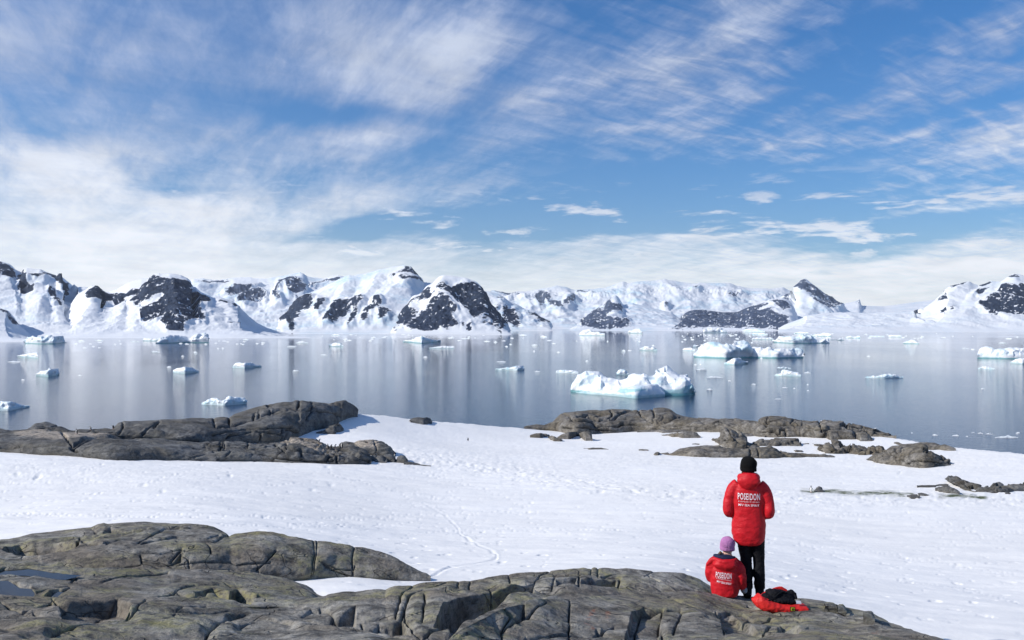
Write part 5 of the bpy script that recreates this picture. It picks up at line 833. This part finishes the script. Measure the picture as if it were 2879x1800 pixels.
fl_,ff=tube(*curve_pts([(-.10,-.05,.49),(-.17,-.05,.475),(-.215,-.045,.435),(-.245,-.045,.395)],[.04,.034,.024,.006]))
P,Rr=curve_pts([(-.14,.02,.49),(-.13,-.07,.495),(-.01,-.135,.475),(.12,-.07,.485),(.14,.02,.48)],[.026,.026,.028,.026,.024])
jk2=merged('jacket',[(tor,fr_),(hp,hf),(fl_,ff),tube(P,Rr)]+sl,RED,S2,.0105,.011,5.5,23,4,keep_panel(0,.21,.35,.12))
text_on(jk2,'POSEIDON',-.022,.298,.205,.075,jk2,bold=.013,gap=1.13,rot=-.04); text_on(jk2,'EXPEDITIONS',-.020,.246,.19,.015,jk2,bold=.0,gap=1.35,rot=-.10); text_on(jk2,'M/V SEA SPIRIT',-.016,.205,.19,.026,jk2,bold=.012,rot=-.13)
P,Rr=curve_pts([(-.135,.03,.515),(-.11,-.05,.525),(-.01,-.085,.515),(.09,-.05,.51),(.125,.02,.50)],[.022,.034,.038,.034,.022]); merged('hood_lining',[tube(P,Rr),ellipsoid((0.01,-.02,.50),(.11,.08,.05))],NAVY,jk2,.008,.003,14,5,3)
beanie('beanie',(.035,.055,.665),.094,.115,KNP,S2,34,.0035,-.04)
P,Rr=curve_pts([(-.05,.0,.575),(-.075,-.02,.55),(-.10,-.03,.535)],[.022,.02,.012]); merged('hair',[tube(P,Rr)],HAIR,S2,.006,0,1,0,1)
tr=[ellipsoid((0,.04,.10),(.16,.14,.10))]
for s in (-1,1):
    P,Rr=curve_pts([(s*.09,.06,.10),(s*.10,.26,.15),(s*.10,.40,.155),(s*.11,.53,.04),(s*.115,.62,-.06)],[.09,.078,.068,.06,.055]); tr.append(tube(P,Rr))
merged('trousers',tr,BLK,S2,.012,.008,12,9,3)
for s in (-1,1):
    P,Rr=curve_pts([(s*.115,.61,-.0),(s*.115,.63,-.09),(s*.12,.70,-.115),(s*.125,.77,-.12)],[.052,.052,.045,.028]); merged('boot',[tube(P,Rr)],BOOT,S2,.01,.003,20,12,2)
gl=[ellipsoid((.262,.07,.055),(.036,.040,.045))]
for q in (-1.5,-.5,.5,1.5):
    P,Rr=curve_pts([(.268+q*.012,.085,.045),(.275+q*.014,.115,.022),(.278+q*.015,.128,.002)],[.012,.011,.009]); gl.append(tube(P,Rr,10))
P,Rr=curve_pts([(.245,.05,.045),(.232,.075,.03),(.235,.095,.012)],[.013,.012,.010]); gl.append(tube(P,Rr,10)); gl.append(tube([(.238,.05,.10),(.258,.066,.06)],[.034,.032]))
merged('glove',gl,GLV,S2,.005,.002,30,2,1)
# ---- bag
b0=hitpx((1690/6.911+1950)*KX,(775/6.911+1600)*KY,[0]); bag=bpy.data.objects.new('bag',None); COL.objects.link(bag); bag.location=b0; tag(bag,'open red bag holding a black bundle, on the rock by the boots','bag')
def NB(x,y): return (x-1690)/1620.,(775-y)/1620.
def bagring(x,zb,zt,yf,yb,n=28):
    L=[]
    for k in range(n):
        a=2*math.pi*k/n; c,s=math.cos(a),math.sin(a); e=2/3.2; L.append((x,(yf+yb)/2+(yb-yf)/2*math.copysign(abs(c)**e,c),(zb+zt)/2+(zt-zb)/2*math.copysign(abs(s)**e,s)))
    return L
def slopez(x): return -.085*x
sec=[(-.345,.075,.095,-.03,.03),(-.31,.02,.125,-.09,.05),(-.26,-.01,.16,-.13,.09),(-.20,-.02,.125,-.15,.12),(-.12,-.02,.10,-.16,.13),(0,-.02,.085,-.165,.14),(.12,-.02,.085,-.165,.13),(.22,-.02,.088,-.165,.10),(.28,-.02,.085,-.16,.06),(.305,-.005,.06,-.14,.02)]
V=[];n=28
for x,zb,zt,yf,yb in sec: V+=[(a,b,c+slopez(a)) for a,b,c in bagring(x,zb,zt,yf,yb,n)]
Fc=[(i*n+k,(i+1)*n+k,(i+1)*n+(k+1)%n,i*n+(k+1)%n) for i in range(len(sec)-1) for k in range(n)]+[tuple(range(n)),tuple(reversed(range((len(sec)-1)*n,len(sec)*n)))]
bb=merged('bag_body',[(V,Fc)],REDB,bag,.009,.012,11,31,4)
fl=[(-.27,.08,.13),(-.20,.10,.18),(-.12,.12,.225),(.0,.13,.26),(.06,.13,.265),(.11,.125,.235),(.16,.11,.18),(.20,.10,.13)]
V=[];
for x,y,z in fl: V+=[(x,y-.008,0.02+slopez(x)),(x,y+.012,0.02+slopez(x)),(x,y+.016,z*.97-.03),(x,y-.004,z*.97-.03)]
Fc=[(i*4+a,i*4+(a+1)%4,(i+1)*4+(a+1)%4,(i+1)*4+a) for i in range(len(fl)-1) for a in range(4)]+[(3,2,1,0),tuple(len(V)-4+q for q in range(4))]
merged('back_flap',[(V,Fc)],REDB,bag,.008,.006,12,33,2)
bl=[]; rr=random.Random(3)
for x,y,z,a,b,c in [(-.15,.03,.11,.085,.07,.055),(-.06,.04,.14,.09,.07,.07),(.03,.04,.13,.08,.07,.06),(.10,.03,.11,.07,.06,.055),(.0,-.05,.10,.13,.05,.03),(.15,.05,.12,.035,.03,.045),(-.10,.08,.165,.06,.03,.04),(.02,.08,.15,.06,.03,.045),(.10,-.04,.085,.08,.05,.025)]: bl.append(ellipsoid((x,y,z+.012),(a,b,c)))
P,Rr=curve_pts([(.08,.06,.15),(.14,.06,.19),(.185,.04,.165),(.19,.02,.12)],[.018,.02,.018,.012]); bl.append(tube(P,Rr))
merged('black_bundle',bl,BLK,bag,.008,.016,18,35,2)
P,Rr=curve_pts([(-.20,-.11,.125),(-.1,-.06,.15),(.0,-.02,.205),(.08,.0,.19)],[.008,.009,.009,.008]); merged('strap',[tube(P,Rr,12)],BLK,bag,.004,0,1,0,1)
def plate(name,c,sx,sz,mat,tilt=0,th=.004):
    V=[];cx,cy,cz=c
    for dy in (-th,0):
        for a,b in ((-1,-1),(1,-1),(1,1),(-1,1)): V.append((cx+a*sx/2,cy+dy+b*tilt*sz/2,cz+b*sz/2+slopez(a*sx/2)))
    me=bpy.data.meshes.new(name); me.from_pydata(V,[],[(0,1,2,3),(7,6,5,4),(0,4,5,1),(1,5,6,2),(2,6,7,3),(3,7,4,0)]); me.update(); return link(name,me,mat,bag)
x,z=NB(1835,685); pt=plate('logo_patch',(x,-.176,z),.058,.052,BLK,.1); q=plate('patch_mark',(x,-.1795,z),.044,.038,YEL,.1); q.parent=pt
for (ax,az,bx,bz) in ((-.010,-.012,-.010,.012),(-.010,0,.010,.012),(-.010,0,.010,-.012)):
    P=[(x+ax,-.187,z+az),(x+bx,-.187,z+bz)]; v,f=tube(P,[.0028,.0028],8); me=bpy.data.meshes.new('patch_letter'); me.from_pydata(v,[],f); link('patch_letter',me,BLK,pt)
x,z=NB(1990,612); plate('label',(x,-.10,z+.012),.060,.030,GRY,.9)
P,Rr=curve_pts([(.10,-.17,-.015),(.12,-.19,-.03),(.145,-.20,-.045),(.16,-.20,-.04)],[.004,.004,.004,.003]); v,f=tube(P,Rr,10); me=bpy.data.meshes.new('cord'); me.from_pydata(v,[],f); link('cord',me,WHT,bag)
# ---- penguins
pm,tt,pb=newmat('penguin_feathers'); g=tt.node('ShaderNodeTexCoord').outputs['Object']; sx=tt.node('ShaderNodeSeparateXYZ',{0:g}).outputs
bel=tt.math('MULTIPLY',tt.mr(sx[0],.012,.03),tt.math('MULTIPLY',tt.mr(sx[2],.47,.44),tt.mr(tt.math('ABSOLUTE',sx[1]),.095,.08))); tt.l.new(tt.mix(bel,(.012,.013,.017),(.75,.73,.70)),pb.inputs['Base Color']); pb.inputs['Roughness'].default_value=.6
def penguin_proto(bend):
    o=bpy.data.objects.new('penguin',None); COL.objects.link(o)
    hx=.02+bend*.14; hz=.60-bend*.13
    jt=[(0,0,.14,.085),(0,0,.24,.115,.10),(0,0,.36,.095,.09),(.01+bend*.03,0,.46,.058),(.015+bend*.09,0,.53-bend*.02,.042),(hx,0,hz,.050),(hx+.04,0,hz-bend*.03,.026),(-.06,0,.07,.045),(-.13,0,.03,.012)]; ed=[(0,1),(1,2),(2,3),(3,4),(4,5),(5,6),(0,7),(7,8)]
    for s in (-1,1):
        k=len(jt); jt+=[(0,s*.10,.40,.022,.014),(-.02,s*.155,.30,.028,.010),(-.04,s*.175,.19,.016,.006),(.02,s*.05,.05,.03),(.05,s*.055,.02,.022,.014)]; ed+=[(2,k),(k,k+1),(k+1,k+2),(0,k+3),(k+3,k+4)]
    skin_body('body',jt,ed,o,pm,2)
    v,f=tube([(hx+.05,0,hz-bend*.04),(hx+.10,0,hz-.01-bend*.07)],[.013,.003],8); me=bpy.data.meshes.new('beak'); me.from_pydata(v,[],f); link('beak',me,BEAK,o)
    for s in (-1,1):
        v,f=ellipsoid((.06,s*.055,.012),(.05,.03,.012),12,8); me=bpy.data.meshes.new('foot'); me.from_pydata(v,[],f); link('foot',me,BEAK,o)
    return o
protos=[penguin_proto(0),penguin_proto(.9)]
used=[0,0]
def penguin(v,x,y,h,k,az,label,lie=0):
    px,py=T(v,f"{x},{y}")[0]; p=hitpx(px,py)
    if used[k]==0: r=protos[k]
    else:
        r=protos[k].copy(); COL.objects.link(r)
        for c in protos[k].children: d=c.copy(); COL.objects.link(d); d.parent=r
    used[k]+=1; D=p.y; want=h/VW[v][2]*KY/F*D; sc=min(max(want/(.63 if not lie else .30),.75),1.6)
    r.location=p; r.scale=(sc,)*3; r.rotation_euler=(0,lie,R_(az)); 
    if lie: r.location.z+=.10*sc
    tag(r,label,'penguin','penguins on the rocks and snow'); return r
penguin('E',1028,468,36,1,20,'hunched penguin on the pale crest of the cracked crag, farthest left')
penguin('E',1250,514,54,0,200,'tall upright penguin beside the heap of pale stones')
penguin('E',1112,522,44,0,160,'penguin at the left edge of the heap of pale stones')
penguin('E',1182,520,36,1,0,'bent penguin between the two upright ones by the stone heap')
penguin('E',1145,522,30,1,60,'low penguin showing its white belly in the stone heap')
penguin('E',1300,486,24,0,10,'penguin lying flat behind the tall upright one',1.35)
penguin('E',1500,474,24,0,180,'penguin lying on top of the guano-streaked boulder',1.35)
penguin('E',1580,600,26,0,30,'small penguin under the guano-streaked boulder')
penguin('E',1762,610,32,0,190,'penguin left of the round brown boulder')
penguin('D',745,382,54,0,215,'upright penguin on the lichen slab at the far left')
penguin('D',905,382,24,0,20,'penguin lying flat on the lichen slab at the far left',1.35)
penguin('D',882,342,20,1,200,'distant penguin on the dark ledge behind the lichen slab')
penguin('D',1100,316,18,1,150,'penguin silhouetted on the left shoulder of the long dark ridge')
penguin('M2',1048,1361,26,0,120,'lone dark penguin walking across the open snow')
penguin('G',672,742,26,0,250,'penguin with white belly beside the lone grey boulder')

# ---- pale broken stones among the penguins
for i,(x,y,r) in enumerate([(1125,545,20),(1165,560,22),(1200,575,20),(1150,590,18),(1190,540,15),(1230,560,18),(1120,580,16)]):
    q=hitpx(*T('E',f"{x},{y+r*.6}")[0],[4+1] if False else None); Dq=q.y
    rockmesh('stone','pale broken stone in the heap among the penguins on the cracked crag',T('E',f"{x-r},{y+r*.5} {x-r*.6},{y-r*.5} {x},{y-r*.8} {x+r*.7},{y-r*.4} {x+r},{y+r*.5}"),T('E',f"{x-r},{y+r*.8} {x+r},{y+r*.8}"),Dq-.25,Dq+.5,amp=.06,fs=.5,seed=40+i,cat='stone',objname='stone',nf=12,dx=.5,group='broken stones on the crag',mat=MRr,skirt=.3)
